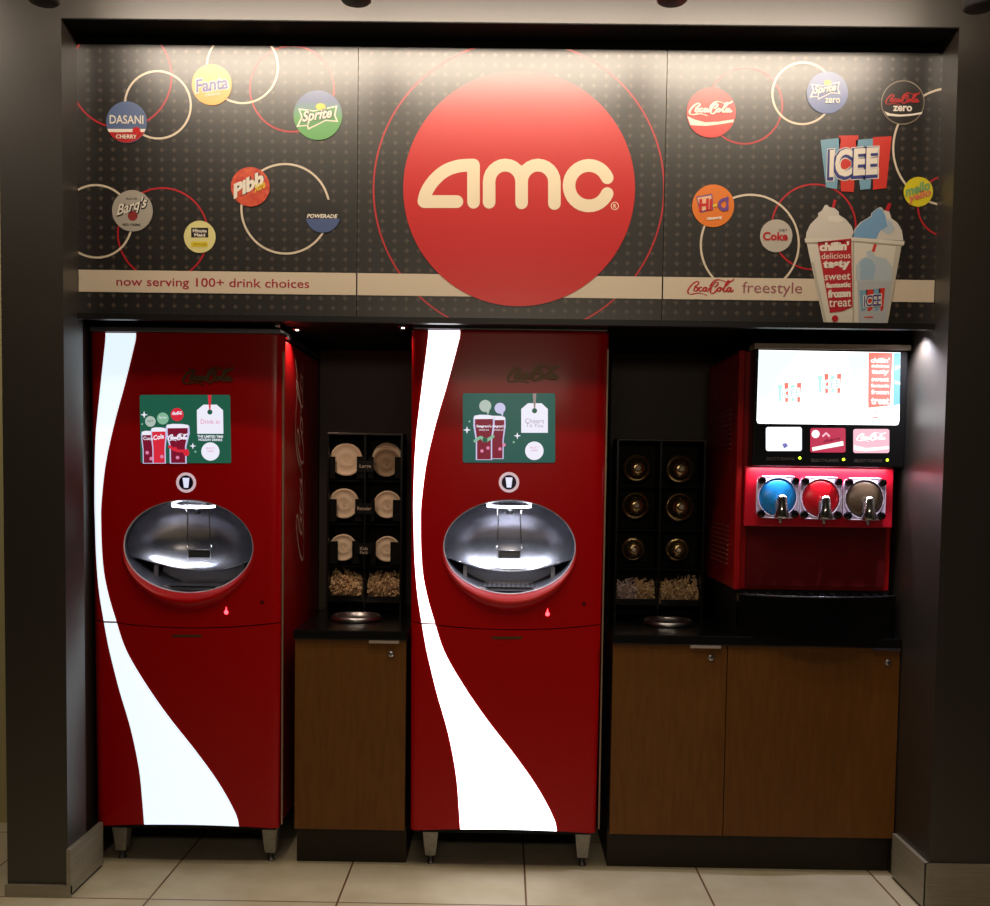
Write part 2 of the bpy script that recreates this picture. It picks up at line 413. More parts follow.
zc = at(318, 110, YB)[1]; mr.inputs[1].default_value = zc-.03; mr.inputs[2].default_value = zc+.03
rp.color_ramp.elements[0].color = (*srgb(80, 160, 75), 1); rp.color_ramp.elements[1].color = (*srgb(88, 105, 150), 1)
L.new(geo.outputs['Position'], sx.inputs[0]); L.new(sx.outputs[2], mr.inputs[0]); L.new(mr.outputs[0], rp.inputs[0]); L.new(rp.outputs[0], B.inputs['Base Color'])
NAV = c('navy print', 30, 45, 70); YEL = c('yellow print', 232, 208, 40)
def sprite(u, v, s, outl):
    def f(a):
        a.px([(u-20*s, v-8*s), (u-4*s, v-6*s), (u+20*s, v-11*s), (u+18*s, v-1*s), (u+21*s, v+6*s), (u+8*s, v+5*s), (u-10*s, v+14*s), (u-11*s, v+10*s), (u-22*s, v+11*s), (u-17*s, v+1*s)], 5, WH)
        a.px([(u-18*s, v-6.3*s), (u-4*s, v-4.6*s), (u+18.3*s, v-9.2*s), (u+16.5*s, v-1*s), (u+18.5*s, v+4.5*s), (u+8*s, v+3.6*s), (u-8.8*s, v+11.8*s), (u-10*s, v+8.6*s), (u-19.2*s, v+9.4*s), (u-15.4*s, v+1*s)], 6, outl)
        a.text('Sprite', u, v, 31*s, 15*s, 7, NAV, .08, slope=.16, shear=.2); a.text('Sprite', u-.3, v, 30*s, 14*s, 8, WH, .03, slope=.16, shear=.2)
        a.polys([[(x, z) for x, z in circle(a.p(u+3*s, v-9.5*s), 5*s/a.S, 24, 3.4*s/a.S)]], 7, YEL)
    return f
badge(P1, R1, 318, 115.5, 24.3, SG, sprite(318, 116.5, .98, c('leaf green print', 70, 150, 70)))
def f(a):
    a.text("Barq's", 133, 208, 30, 15, 5, KBLK, .09, slope=.3, shear=.25); a.text("Barq's", 132.5, 207.5, 29, 14, 6, WH, .02, slope=.3, shear=.25)
    a.disc(133, 216, 5, 4.5, c('dull cherry print', 150, 45, 40), 20); a.text('RED CREME', 132, 225, 18, 2.4, 5, KBLK, .01); a.text('SINCE 1898', 132, 199, 11, 2, 5, KBLK)
badge(P1, R1, 132.7, 211, 20.5, c('warm grey print', 176, 168, 156), f)
def f(a):
    a.px([(191.5, 228), (208.5, 228), (208.5, 237.5), (191.5, 237.5)], 5, KBLK); a.text('Minute', 200, 231, 14, 3.6, 6, WH, .03); a.text('Maid', 200, 235.2, 11, 3.2, 6, WH, .03)
    a.px([(191.5, 242), (208, 242), (208, 247), (191.5, 247)], 5, YEL); a.text('LEMONADE', 200, 244.5, 13, 2, 6, c('olive print', 150, 130, 30))
badge(P1, R1, 200, 237, 16, c('pale yellow print', 232, 222, 150), f)
PB = noise_mat('fiery red and orange print', (190, 20, 16), (226, 96, 50), sc_=60, rough=.42)
def f(a):
    a.text('Pibb', 249.5, 185, 31, 15.5, 5, KBLK, .1, slope=.5); a.text('Pibb', 249, 184.7, 30, 15, 6, WH, .05, slope=.5); a.text('Xtra', 260, 186.5, 11, 8, 7, YEL, .03, slope=.5)
badge(P1, R1, 250.5, 187, 19.5, PB, f)
def f(a): a.text('POWERADE', 322.5, 216.4, 30, 4, 6, WH, .035, shear=.2)
badge(P1, R1, 323, 216, 17, KBLK, f, lambda a: chord(a, 323, 216, 17, 219, 232.8, 5, c('steel blue print', 70, 90, 140)))
# centre panel
a = Art(YB, R2); a.disc(519, 189.5, 116, 5, SRED2, 160); disc = fin(a, 'red_disc', P2, P2)
A_ = Art(YB, R2); q = lambda x, y: (350+x/3.019, 30+y/3.019)
def ST(pts, sp_=False): A_.stroke([q(*p) for p in pts], 19/3.019, 6, CR2, sp_)
ST([(373, 409), (373, 521)]); ST([(224, 519), (323, 519)]); ST([(223, 518), (232, 488), (254, 455), (287, 427), (328, 412), (373, 409)], True)
def arch(x0, x1, ytop, ysh, yb0, yb1):
    P_ = [(x0, yb0)]; rx = (x1-x0)/2; ry = ysh-ytop
    for i in range(13):
        t = pi-pi*i/12; P_.append(((x0+x1)/2+rx*cos(t), ysh-ry*sin(t)))
    P_.append((x1, yb1)); ST(P_)
arch(420, 518, 409, 460, 521, 523); arch(518, 617, 409, 460, 523, 525)
ST([(721+60*cos(t), 471-61*sin(t)) for t in [math.radians(23+i*(314/28)) for i in range(29)]])
A_.ring(*q(799, 532), 3.6, .7, 6, CR2); A_.text('R', *q(799, 532), 2.8, 4, 6, CR2, .02)
A_.b.local(P2.location); A_.b.build('lettering', disc)
# right panel badges
def f(a):
    a.script(710.5, 109, 42, 14, 6, WH, .22)
    a.px([(687.2, 116.5), (695, 120), (705, 122.6), (718, 122), (733.5, 119.6), (733.3, 122.4), (722, 124.3), (706, 126.3), (697, 126), (690, 125.4)], 5, WH)
badge(P3, R3, 711, 113, 24.5, c('badge red print', 214, 30, 24), f)
def f(a):
    sprite(825, 90, .72, c('cobalt print', 60, 80, 150))(a); a.text('zero', 832, 101, 15, 5, 8, WH, .02)
badge(P3, R3, 827, 93, 20.5, c('periwinkle print', 84, 104, 160), f)
def f(a):
    a.script(902, 99.5, 33, 12, 7, c('zero red print', 190, 30, 34), .2); a.text('zero', 902, 109, 19, 5.4, 7, WH, .03)
    a.px([(883.5, 111.5), (890, 114), (900, 115), (912, 114.2), (922, 112.3), (921, 114.5), (910, 116.3), (898, 117), (887, 116)], 6, WH)
badge(P3, R3, 902.5, 102.8, 21.6, c('near black print', 28, 20, 18), f, rim=c('pewter rim print', 150, 138, 118))
PUR = c('purple print', 110, 60, 140)
def f(a):
    a.px([(696, 197), (712, 194), (713, 210), (700, 213)], 5, PUR); a.px([(697, 198), (711, 195.5), (712, 208.5), (701, 211.5)], 6, c('peach print', 240, 190, 150))
    a.text('Hi', 705.5, 205, 13, 12, 7, SRED2, .05, slope=.12); a.px([(712.6, 205), (716.5, 204), (716.5, 206.5), (712.6, 207.4)], 7, YEL)
    a.stroke([(727, 199), (721, 201), (719, 206), (723, 210), (727, 208)], 1.5, 7, PUR, True); a.stroke([(727, 198), (727, 210)], 1.1, 7, PUR)
    a.text('ORANGE', 714, 218.5, 15, 2.6, 6, WH, .08, slope=.08)
badge(P3, R3, 713, 206, 21, c('hot orange print', 232, 120, 14), f)
def f(a):
    a.text('Coke', 775, 236.5, 25, 8.5, 6, SRED, .035); a.text('DIET', 783, 230.5, 8, 2, 6, KBLK)
badge(P3, R3, 776, 236, 16.2, c('silver grey print', 190, 182, 170), f)
def f(a):
    g = c('mint print', 130, 175, 110); o_ = c('coral print', 222, 120, 90)
    a.text('mello', 917.5, 188.5, 24, 10, 6, g, .04, slope=.32); a.text('yello', 919.5, 196.5, 22, 10, 6, o_, .04, slope=.32)
badge(P3, R3, 918, 192, 14.6, c('lemon print', 225, 208, 30), f)
# coloured emblem
a = Art(YB, R3); q6 = lambda x, y: (800+x/6.043, 60+y/6.043)
LB = c('light blue print', 120, 165, 190); TR_ = c('tomato red print', 215, 50, 38); DB = c('deep blue print', 55, 60, 135)
for pts, m_ in (([(122, 485), (245, 472), (222, 782), (155, 770)], LB), ([(232, 458), (352, 456), (322, 800), (246, 795)], TR_), ([(335, 485), (440, 476), (424, 780), (362, 786)], LB), ([(438, 468), (552, 462), (520, 775), (440, 785)], TR_)):
    a.px([q6(*p) for p in pts], 4, m_)
em = fin(a, 'striped_emblem', P3, P3)
a = Art(YB, R3); a.text('ICEE', *q6(318, 628), 315/6.043, 200/6.043, 5, WH, .11, slope=.07); a.text('ICEE', *q6(316, 628), 305/6.043, 190/6.043, 6, DB, .08, slope=.07)
a.text('ICEE', *q6(322, 620), 290/6.043, 165/6.043, 7, WH, .035, slope=.07); a.b.local(P3.location); a.b.build('lettering', em)
a = Art(YB, R3); a.script(710.5, 287.5, 46, 16, 4, SRED, .15); a.text('freestyle', 772, 289.5, 60, 14.5, 4, c('mauve letters print', 160, 90, 100)); fin(a, 'lettering', P3, P3)
# printed cups
q7 = lambda x, y: (795+x/6.967, 195+y/6.967)
CUPW = c('cup white print', 222, 214, 200); FROST = c('frost print', 214, 206, 196); SKY = c('syrup blue print', 120, 165, 205)
def dome(a, pts, k, m_): a.px([q7(*p) for p in pts], k, m_)
def cupart(flip):
    a = Art(YB, R3)
    if not flip:
        dome(a, [(252, 92), (268, 32), (288, 38), (272, 96)], 5, SRED)
        dome(a, [(205, 75), (222, 70), (235, 85), (275, 95), (302, 118), (304, 140), (350, 170), (392, 220), (408, 270), (410, 320), (70, 320), (78, 260), (105, 205), (160, 150), (158, 130), (185, 110)], 6, FROST)
        dome(a, [(64, 305), (412, 300), (414, 322), (68, 332)], 7, CUPW)
        dome(a, [(78, 332), (400, 322), (400, 905), (200, 905)], 6, CUPW)
        dome(a, [(154, 330), (388, 305), (398, 780), (330, 810), (240, 822)], 8, c('cup red print', 186, 26, 40))
        dome(a, [(108, 470), (128, 470), (222, 905), (204, 905)], 7, c('cup edge print', 196, 188, 174)); dome(a, [(72, 333), (402, 323), (402, 330), (74, 340)], 8, c('cup rim shade print', 178, 168, 152))
        dome(a, [(398, 330), (408, 330), (406, 905), (398, 905)], 8, MATS['cup rim shade print'])
        dome(a, [(225, 150), (300, 148), (345, 175), (300, 200), (230, 190)], 7, c('pale frost print', 226, 218, 208))
    else:
        dome(a, [(622, 112), (648, 56), (670, 62), (650, 124)], 5, SRED)
        dome(a, [(585, 88), (600, 88), (615, 108), (655, 118), (668, 165), (710, 195), (742, 250), (752, 320), (392, 300), (412, 240), (455, 190), (525, 150), (528, 130), (555, 105)], 6, FROST)
        dome(a, [(585, 92), (610, 110), (630, 160), (640, 220), (590, 250), (560, 312), (400, 296), (420, 240), (462, 192), (530, 152), (532, 130), (556, 107)], 7, SKY)
        dome(a, [(392, 296), (760, 325), (755, 350), (394, 320)], 8, CUPW)
        dome(a, [(395, 318), (740, 346), (640, 905), (398, 905)], 7, CUPW)
        dome(a, [(545, 345), (566, 345), (550, 400), (530, 395)], 8, TR_)
        dome(a, [(420, 500), (450, 452), (500, 430), (490, 400), (520, 385), (560, 430), (630, 445), (670, 500), (672, 600), (420, 600)], 8, c('pale syrup print', 186, 196, 204))
        dome(a, [(450, 470), (480, 440), (530, 450), (560, 500), (540, 590), (450, 590)], 8.4, c('mid syrup print', 158, 184, 204))
        dome(a, [(640, 170), (670, 190), (690, 240), (650, 280), (600, 250), (640, 220)], 7, c('light syrup print', 178, 194, 208))
        dome(a, [(700, 350), (738, 348), (640, 905), (618, 905)], 7.5, c('cup side print', 196, 188, 174))
        dome(a, [(396, 322), (752, 351), (751, 358), (396, 329)], 8.5, c('cup rim line print', 178, 168, 152))
        dome(a, [(430, 600), (665, 600), (630, 905), (440, 905)], 8, c('icy grey print', 182, 186, 190))
        for i, (x0, x1, m_) in enumerate(((445, 500, LB), (490, 545, TR_), (540, 590, LB), (580, 622, TR_))): dome(a, [(x0, 668-i*5), (x1, 664-i*5), (x1-12, 800), (x0+12, 812)], 9, m_)
    o = fin(a, 'printed_cup', P3, P3)
    a = Art(YB, R3)
    if not flip:
        for t, x, y, w, h, bd in (("chillin'", 270, 360, 205, 62, .06), ('delicious', 282, 425, 200, 42, .0), ('tasty', 286, 490, 190, 70, .06), ('sweet', 292, 572, 180, 46, .01), ('fantastic', 298, 628, 172, 38, .05), ('frozen', 305, 688, 160, 56, .06), ('treat', 310, 755, 155, 52, .01)):
            a.text(t, *q7(x, y), w/6.967, h/6.967, 9, WH, bd, slope=.05)
        a.disc(*q7(275, 862), 3.2, 9, SRED, 20)
    else:
        a.text('ICEE', *q7(535, 738), 130/6.967, 90/6.967, 10.5, WH, .09, slope=.1); a.text('ICEE', *q7(535, 738), 120/6.967, 80/6.967, 11.2, DB, .01, slope=.1)
        a.px([q7(480, 850), q7(540, 848), q7(540, 856), q7(480, 858)], 9, TR_)
    a.b.local(P3.location); a.b.build('lettering', o)
cupart(True); cupart(False)

for n_, m_ in MATS.items():
    if 'print' in n_: laminate(m_)
# ================================================================== SODA DISPENSERS
YM = .3032; ZMT = at(505, 331, YM)[1]; ZMB = at(505, 832, YM)[1]
print('machine z', ZMB, ZMT)
MD = .80
def mk_center(uL_t, uR_t, uL_b, uR_b):
    a = at(uL_t, 332, YM)[0]; b = at(uR_t, 332, YM)[0]; c_ = at(uL_b, 828, YM)[0]; d = at(uR_b, 830, YM)[0]
    print('edges', a, b, c_, d, (b-a)/2, (d-c_)/2); return (a+b+c_+d)/4
CM1 = mk_center(90, 284, 102, 286)-.014; CM2 = mk_center(408, 606, 412, 601)
HT, HB = .357, .343
def hw(z): t = (z-ZMB)/(ZMT-ZMB); return HB+(HT-HB)*min(max(t, 0), 1)
BUL = .012
def fy(x, z=1.2):
    t = min(abs(x)/hw(z), 1); return -BUL*(1-t**2.2)+.018*max(0, (t-.93)/.07)**2
def seam(x): return at(120, 617.5, YM)[1]-.022*(1-(x/.35)**2)
def front_plate(zlo, zhi, m_, th=.045, nx=40, nz=30):
    b = MB(); V = []; Fc = []
    for s_ in (0, 1):
        for j in range(nz+1):
            for i in range(nx+1):
                t = -1+2*i/nx; t = math.copysign(1-(1-abs(t))**1.3, t)
                x0 = t*HT; z = zlo(x0)+(zhi(x0)-zlo(x0))*j/nz; x = t*hw(z)
                V.append((x, th if s_ else fy(x, z), z))
    n = (nx+1)*(nz+1); I = lambda s_, i, j: s_*n+j*(nx+1)+i
    for j in range(nz):
        for i in range(nx):
            Fc.append((I(0, i, j), I(0, i+1, j), I(0, i+1, j+1), I(0, i, j+1))); Fc.append((I(1, i, j), I(1, i, j+1), I(1, i+1, j+1), I(1, i+1, j)))
    for i in range(nx): Fc.append((I(0, i, 0), I(1, i, 0), I(1, i+1, 0), I(0, i+1, 0))); Fc.append((I(0, i, nz), I(0, i+1, nz), I(1, i+1, nz), I(1, i, nz)))
    for j in range(nz): Fc.append((I(0, 0, j), I(0, 0, j+1), I(1, 0, j+1), I(1, 0, j))); Fc.append((I(0, nx, j), I(1, nx, j), I(1, nx, j+1), I(0, nx, j+1)))
    b.add(V, Fc, m_, True); return b
def boolean(o, cutter):
    md = o.modifiers.new('b', 'BOOLEAN'); md.operation = 'DIFFERENCE'; md.object = cutter; md.solver = 'EXACT'
    dg = bpy.context.evaluated_depsgraph_get(); dg.update()
    me = bpy.data.meshes.new_from_object(o.evaluated_get(dg)); o.modifiers.clear(); old = o.data; o.data = me; bpy.data.meshes.remove(old)
YF = YM-BUL*.9
def lp(u, v):                              # pixel on machine 2's front -> local x, z
    x, z = at(u, v, YF); return x-CM2, z
OC = lp(509.5, 547); OA = (lp(576, 547)[0]-lp(443, 547)[0])/2; OB = (lp(509, 499.5)[1]-lp(509, 594.5)[1])/2
print('oval', OC, OA, OB)
def shade_flat_auto(o, ang=.6):
    o.data.polygons.foreach_set('use_smooth', [True]*len(o.data.polygons))
    try: o.data.set_sharp_from_angle(angle=ang)
    except Exception: pass
def machine(loc, label, lit):
    e = empty('drink_dispenser', loc, label, 'drink dispenser', 'tall red touchscreen drink dispensers')
    cutb = MB(); n = 64
    cutb.prism([(OC[0]+OA*cos(2*pi*i/n), OC[1]+OB*sin(2*pi*i/n)) for i in range(n)], -.2, .40, RED); cut = cutb.build('cutter')
    cut.location = (0, 0, 0)
    body = MB().box(-.347, .347, .045, MD, ZMB+.005, ZMT-.01, REDS, bev=.006).build('cabinet_body'); boolean(body, cut); body.parent = e
    up = front_plate(lambda x: seam(x)+.002, lambda x: ZMT, RED, nz=60).build('upper_door'); boolean(up, cut); up.parent = e; shade_flat_auto(up)
    bpy.data.objects.remove(cut)
    low = front_plate(lambda x: ZMB+.014*(1-(x/.35)**2), lambda x: seam(x)-.002, RED, nz=40).build('lower_door', e); shade_flat_auto(low)
    # top cap and hinge
    MB().box(-.35, .35, -.02, MD, ZMT+.001, ZMT+.022, DSTEEL, bev=.004).build('top_cap', e)
    MB().lathe([(.014, 0), (.014, .03), (.006, .034), (.006, .05)], (-.30 if lit else .335, .0, ZMT+.02), CHROME, n=16).build('hinge', e)
    # chrome strip on the right edge
    MB().box(.352, .3575, .012, .022, ZMB+.012, ZMT-.06, TRIMC).build('edge_trim', e)
    # lit swoosh
    Lp = [(332, 103.8), (358, 101), (383, 98.2), (407, 95.6), (431, 93.3), (462, 91.8), (500, 91.2), (520, 92), (545, 93), (569, 94.8), (592, 97.4), (615, 101.3), (633, 104.6), (651, 108.4), (688, 118), (728, 130), (769, 138.5), (803, 142), (829, 144)]
    Rp = [(332, 135.3), (358, 129), (383, 122.6), (407, 115.8), (431, 109.8), (462, 103.4), (500, 99.4), (520, 99.2), (545, 100), (569, 102.2), (592, 107), (615, 114), (647, 125), (681, 145), (715, 169), (749, 196), (782, 219.6), (813, 236.5), (829, 240)]
    def sw(P_):
        Q = spline([(v, u) for v, u in P_], 6); return Q
    def side(P_):
        res = []
        for v, u in sw(P_):
            x, z = at(u, v, YM-.01); x -= CM1; res.append((x, z))
        return res
    def interp(S, z):
        for (x0, z0), (x1, z1) in zip(S, S[1:]):
            if z1 <= z <= z0: return x0+(x1-x0)*(z-z0)/((z1-z0) or 1)
        return S[0][0] if z > S[0][1] else S[-1][0]
    SL, SR = side(Lp), side(Rp)
    for nm, za, zb_ in (('lit_swoosh', ZMT-.002, None), ('lit_swoosh', None, ZMB+.003)):
        b = MB(); V = []; Fc = []; nr, nc = 70, 8
        for j in range(nr+1):
            for i in range(nc+1):
                t = j/nr
                x_ref = (interp(SL, 1.0)+interp(SR, 1.0))/2
                zs = seam(x_ref)
                z0 = za if za else zs-.003; z1 = zs+.003 if za else zb_
                z = z0+(z1-z0)*t; zz = max(z, ZMB+.001)
                xl, xr = interp(SL, zz), interp(SR, zz); x = xl+(xr-xl)*i/nc
                if not za and j == nr: z = ZMB+.014*(1-(x/.35)**2)
                V.append((x, fy(x, z)-.0015, z))
        for j in range(nr):
            for i in range(nc): k = j*(nc+1)+i; Fc.append((k, k+1, k+nc+2, k+nc+1))
        b.add(V, Fc, WHITEL2 if lit else WHITEL, True); b.build(nm, e)
    # oval lip
    b = MB(); V = []; Fc = []; n, mS = 96, 10
    for i in range(n):
        t = 2*pi*i/n
        hx, hz = OC[0]+OA*cos(t), OC[1]+OB*sin(t)
        lw_ = max(0, -sin(t)); oz = OC[1]+(OB+.006+.052*lw_)*sin(t); ox = OC[0]+(OA+.006+.02*lw_)*cos(t)
        for j in range(mS+1):
            s_ = j/mS; x = hx+(ox-hx)*s_; z = hz+(oz-hz)*s_
            V.append((x, fy(x, z)-.0008-.026*sin(pi*(s_**1.15))*lw_**1.3, z))
    for i in range(n):
        for j in range(mS): a_, c_ = i*(mS+1)+j, ((i+1) % n)*(mS+1)+j; Fc.append((a_, a_+1, c_+1, c_))
    b.add(V, Fc, RED, True); b.build('oval_lip', e)
    b = MB(); b.tube([(OC[0]+OA*.995*cos(2*pi*i/96), fy(OA*cos(2*pi*i/96))+.004, OC[1]+OB*.995*sin(2*pi*i/96)) for i in range(96)], .0028, mat('pale rim gasket', (205, 195, 205), .3), 6, True); b.build('oval_rim', e)
    # bowl: steel liner, bowl plate, tray, light bar, nozzle
    b = MB(); V = []; Fc = []; n, mS = 64, 14
    for j in range(mS+1):
        for i in range(n):
            t = 2*pi*i/n; s_ = j/mS; rr = sqrt(max(0, 1-s_**4)); 
            V.append((OC[0]+OA*.995*rr*cos(t), fy(0)+.01+.33*s_, max(OC[1]+OB*.995*rr*sin(t), OC[1]-OB*.93)))
    for j in range(mS):
        for i in range(n): Fc.append((j*n+i, j*n+(i+1) % n, (j+1)*n+(i+1) % n, (j+1)*n+i))
    b.add(V, Fc, DSTEEL, True); niche = b.build('dispensing_niche', e)
    b = MB(); V = []; Fc = []; nx, nz = 60, 26
    zb = lambda x: -.102+.042*(x/.2)**2
    for i in range(nx+1):
        x = (-1+2*i/nx)*OA*.985; top = OB*.985*sqrt(max(0, 1-(x/(OA*.99))**2)); lo = max(zb(x), -top)
        if lo > top: lo = top
        for j in range(nz+1):
            z = lo+(top-lo)*j/nz; d = sqrt(max(0, 1-(x/OA)**2-(z/OB)**2))
            V.append((OC[0]+x, fy(0)+.012+.20*d, OC[1]+z))
    for i in range(nx):
        for j in range(nz): k = i*(nz+1)+j; Fc.append((k, k+1, k+nz+2, k+nz+1))
    b.add(V, Fc, BOWL, True)
    edge = [V[i*(nz+1)] for i in range(6, nx-5)]
    b.tube(edge, .0035, CHROME, 8); b.build('bowl_plate', niche)
    b = MB(); zt = OC[1]-OB*.90
    b.box(OC[0]-.15, OC[0]+.15, fy(0)+.03, fy(0)+.2, zt-.006, zt, DSTEEL)
    b.box(OC[0]-.16, OC[0]+.16, fy(0)+.2, fy(0)+.207, zt-.004, zt+.008, STEEL)
    for i in range(15): b.box(OC[0]-.13+i*.018, OC[0]-.122+i*.018, fy(0)+.04, fy(0)+.19, zt, zt+.004, STEEL)
    b.box(OC[0]-.12, OC[0]+.12, fy(0)+.031, fy(0)+.037, zt, zt+.006, CHROME)
    b.box(OC[0]-.16, OC[0]+.16, fy(0)+.208, fy(0)+.214, zt, zt+.085, mat('grey tray back', (150, 150, 160), .45))
    b.build('drip_tray', niche)
    for s_ in (-1, 1): MB().box(OC[0]+s_*.165-.008, OC[0]+s_*.165+.008, fy(0)+.14, fy(0)+.15, zt, zt+.075, STEEL, bev=.002).build('tray_bracket', niche)
    lx0, lz0 = lp(487, 506.5); lx1, _ = lp(531.5, 506.5)
    b = MB(); pts = []
    for i in range(13): t = -1+2*i/12; pts.append((lx0+(lx1-lx0)*i/12, fy(0)+.085-.012*(1-t*t), lz0-.003*(1-t*t)))
    b.tube(pts, .0048, mat('white light bar', (255, 255, 255), .4, emit=(235, 240, 255), es=9), 8); b.build('light_bar', niche)
    b = MB().box(OC[0]-.045, OC[0]+.045, fy(0)+.092, fy(0)+.15, lz0-.002, lz0+.03, BLACK, bev=.004); b.lathe([(.014, -.03), (.017, 0)], (OC[0], fy(0)+.12, lz0), BLACK, n=20); b.build('nozzle', niche)
    b = MB(); ys = fy(0)+.14
    for s_ in (-1, 1):
        P_ = [lp(509.5+s_*13.5, 509), lp(509.5+s_*11.6, 518), lp(509.5+s_*11.8, 532), lp(509.5+s_*12.6, 549)]
        b.tube([(x, ys, z) for x, z in spline(P_, 5)], .0022, CHROME, 6)
        x, z = lp(509.5+s_*13.2, 550); b.lathe([(.001, -.005), (.005, -.003), (.005, .003), (.001, .005)], (x, ys, z), CHROME, n=12)
    x0, z0 = lp(497.5, 553); x1, z1 = lp(521.5, 561.5)
    b.tube([(x0, ys, z1), (x0, ys, z0), (x1, ys, z0), (x1, ys, z1)], .0018, STEEL, 6)
    b.box(x0+.003, x1-.003, ys+.002, ys+.008, z1, z0, BOWL); b.build('cup_lever', niche)
    # legs
    for sx_ in (-1, 1):
        for yy in (.075, MD-.08):
            xc = -.272 if sx_ < 0 else .300; b = MB()
            top, bot = .032, .019; V = []
            for z, h_ in ((ZMB+.012, top), (.035, bot)):
                V += [(xc-h_, yy-h_, z), (xc+h_, yy-h_, z), (xc+h_, yy+h_, z), (xc-h_, yy+h_, z)]
            b.add(V, [(0, 1, 2, 3), (7, 6, 5, 4), (0, 4, 5, 1), (1, 5, 6, 2), (2, 6, 7, 3), (3, 7, 4, 0)], LEGM)
            b.lathe([(.010, .0355), (.010, .008), (.015, .006), (.015, 0.0005)], (xc, yy, 0), DSTEEL, n=16); b.build('leg', e)
    MB().box(-.33, .33, .02, MD-.02, ZMB-.012, ZMB+.004, BLACKM).build('underframe', e)
    # emblem, screen frame, button, indicator, pull slot
    yf = lambda x: fy(x)
    LA = lambda st=.0008: Art(YF, None, st)
    def loc_art(art):   # follow the curved front of the machine
        o_ = art.b; nb = MB(); nb.v = o_.v; nb.mats = o_.mats
        for f_, m_, sm_ in zip(o_.f, o_.m, o_.sm):
            xs = [o_.v[i][0] for i in f_]; ys = {round(o_.v[i][1], 6) for i in f_}
            if len(ys) == 1 and max(xs)-min(xs) > .012:
                y_ = o_.v[f_[0]][1]; k_ = int((max(xs)-min(xs))/.01)+1; w_ = (max(xs)-min(xs))/k_
                tri = bmesh.new(); fc = tri.faces.new([tri.verts.new(o_.v[i]) for i in f_]); bmesh.ops.triangulate(tri, faces=[fc])
                for t_ in tri.faces:
                    P_ = [(v_.co.x, v_.co.z) for v_ in t_.verts]
                    for i in range(k_):
                        q_ = clip(P_, (min(xs)+i*w_, min(xs)+(i+1)*w_, -9, 9))
                        if len(q_) > 2:
                            n0_ = len(nb.v); nb.v += [(x, y_, z) for x, z in q_]; nb.f.append(list(range(n0_, n0_+len(q_)))); nb.m.append(m_); nb.sm.append(sm_)
                tri.free()
            else: nb.f.append(f_); nb.m.append(m_); nb.sm.append(sm_)
        art.b = nb
        art.b.v = [(x-CM2, fy(x-CM2)-(art.Y-y)-.0006, z) for x, y, z in art.b.v]; return art.b
    a = LA(); zc_ = a.p(533, 374.5); 
    for si, q_ in script(zc_[0], zc_[1], 50/a.S, 17/a.S, .2, 0, True): a.b.prism(q_, YF-.005-si*.0002, YF, LOGOM)
    loc_art(a).build('script_emblem', e)
    # side script, running up the right side
    b = MB()
    for si, q_ in script(0, 0, .80, .20, .07, 0, True):
        b.add([(.3475+.001+si*.0001, max(.05, .37-z), 1.525+x) for x, z in q_], [list(range(len(q_)))], SIDEL)
    b.build('side_lettering', e)
    a = LA(); a.disc(509, 482.3, 10.2, 2, mat('pale ring', (205, 175, 180), .4, emit=(215, 190, 205), es=.6)); a.disc(509, 482.3, 7.3, 3, mat('navy button', (20, 18, 50), .3)); a.px([(505.5, 477.5), (512.5, 477.5), (511.2, 487.5), (506.8, 487.5)], 4, mat('lit cup icon', (220, 225, 250), .4, emit=(215, 222, 255), es=.8)); loc_art(a).build('pour_button', e)
    a = LA(); a.disc(547.5, 614, 2.1, 1, mat('red indicator', (255, 60, 60), .4, emit=(255, 60, 70), es=6), 16); a.px([(546.6, 612.5), (548.4, 612.5), (547.6, 608)], 1, MATS['red indicator']); loc_art(a).build('indicator_light', e)
    a = LA(); a.disc(584, 604, 2.2, 1, DRED, 16); loc_art(a).build('lock', e)
    a = LA(); a.px([(491, 636.6), (523, 636.6), (521, 639), (493, 639)], 1, LOGOM); loc_art(a).build('pull_slot', e)
    return e, loc_art, LA
M1, la1, LA = machine((CM1, YM, 0), 'left tall red drink dispenser, touchscreen shows three drink glasses', False)
M2, la2, LA = machine((CM2, YM, 0), 'right tall red drink dispenser between cabinets, screen shows two drink glasses', True)
def em_(n, r, g, b_, s=1.0): return mat('screen '+n, (20, 20, 20), .3, emit=(r, g, b_), es=s)
SG1 = em_('green', 28, 88, 68); SG2 = em_('teal', 26, 84, 76); SW = em_('white', 238, 236, 250); SR_ = em_('red', 214, 40, 60); SDR = em_('wine', 120, 16, 44); SMG = em_('pale green', 130, 180, 150); SGY = em_('grey green', 175, 190, 180); SPK = em_('pink', 220, 130, 170); SLV = em_('lavender', 200, 196, 232)
def rrect(x0, x1, y0, y1, r, n=5):
    pts = []
    for cx_, cy2, a0 in ((x1-r, y0+r, -90), (x1-r, y1-r, 0), (x0+r, y1-r, 90), (x0+r, y0+r, 180)):
        for i in range(n+1): t = math.radians(a0+90*i/n); pts.append((cx_+r*cos(t), cy2+r*sin(t)))
    return pts
def glass(a, x, y, w, h, m_, k, scr=None, taper=.78):
    g = [(x-w/2, y), (x+w/2, y), (x+w/2*1.02, y+h*.2), (x+w/2*taper, y+h*.55), (x+w/2*taper, y+h), (x-w/2*taper, y+h), (x-w/2*taper, y+h*.55), (x-w/2*1.02, y+h*.2)]
    a.px(g, k, SLV); cx_ = x
    a.px([(cx_+(px-cx_)*.84, py+(1.6 if py < y+h*.1 else -.6)) for px, py in g], k+.5, m_)
    a.px([(x-w*.46, y-1.2), (x-w*.2, y-2.2), (x+w*.2, y-2.0), (x+w*.46, y-1.0), (x+w*.46, y+2), (x-w*.46, y+2.2)], k+1, SW)
    if scr: a.script(x, y+h*.3, w*.82, w*.3, k+1.2, SW, .28)
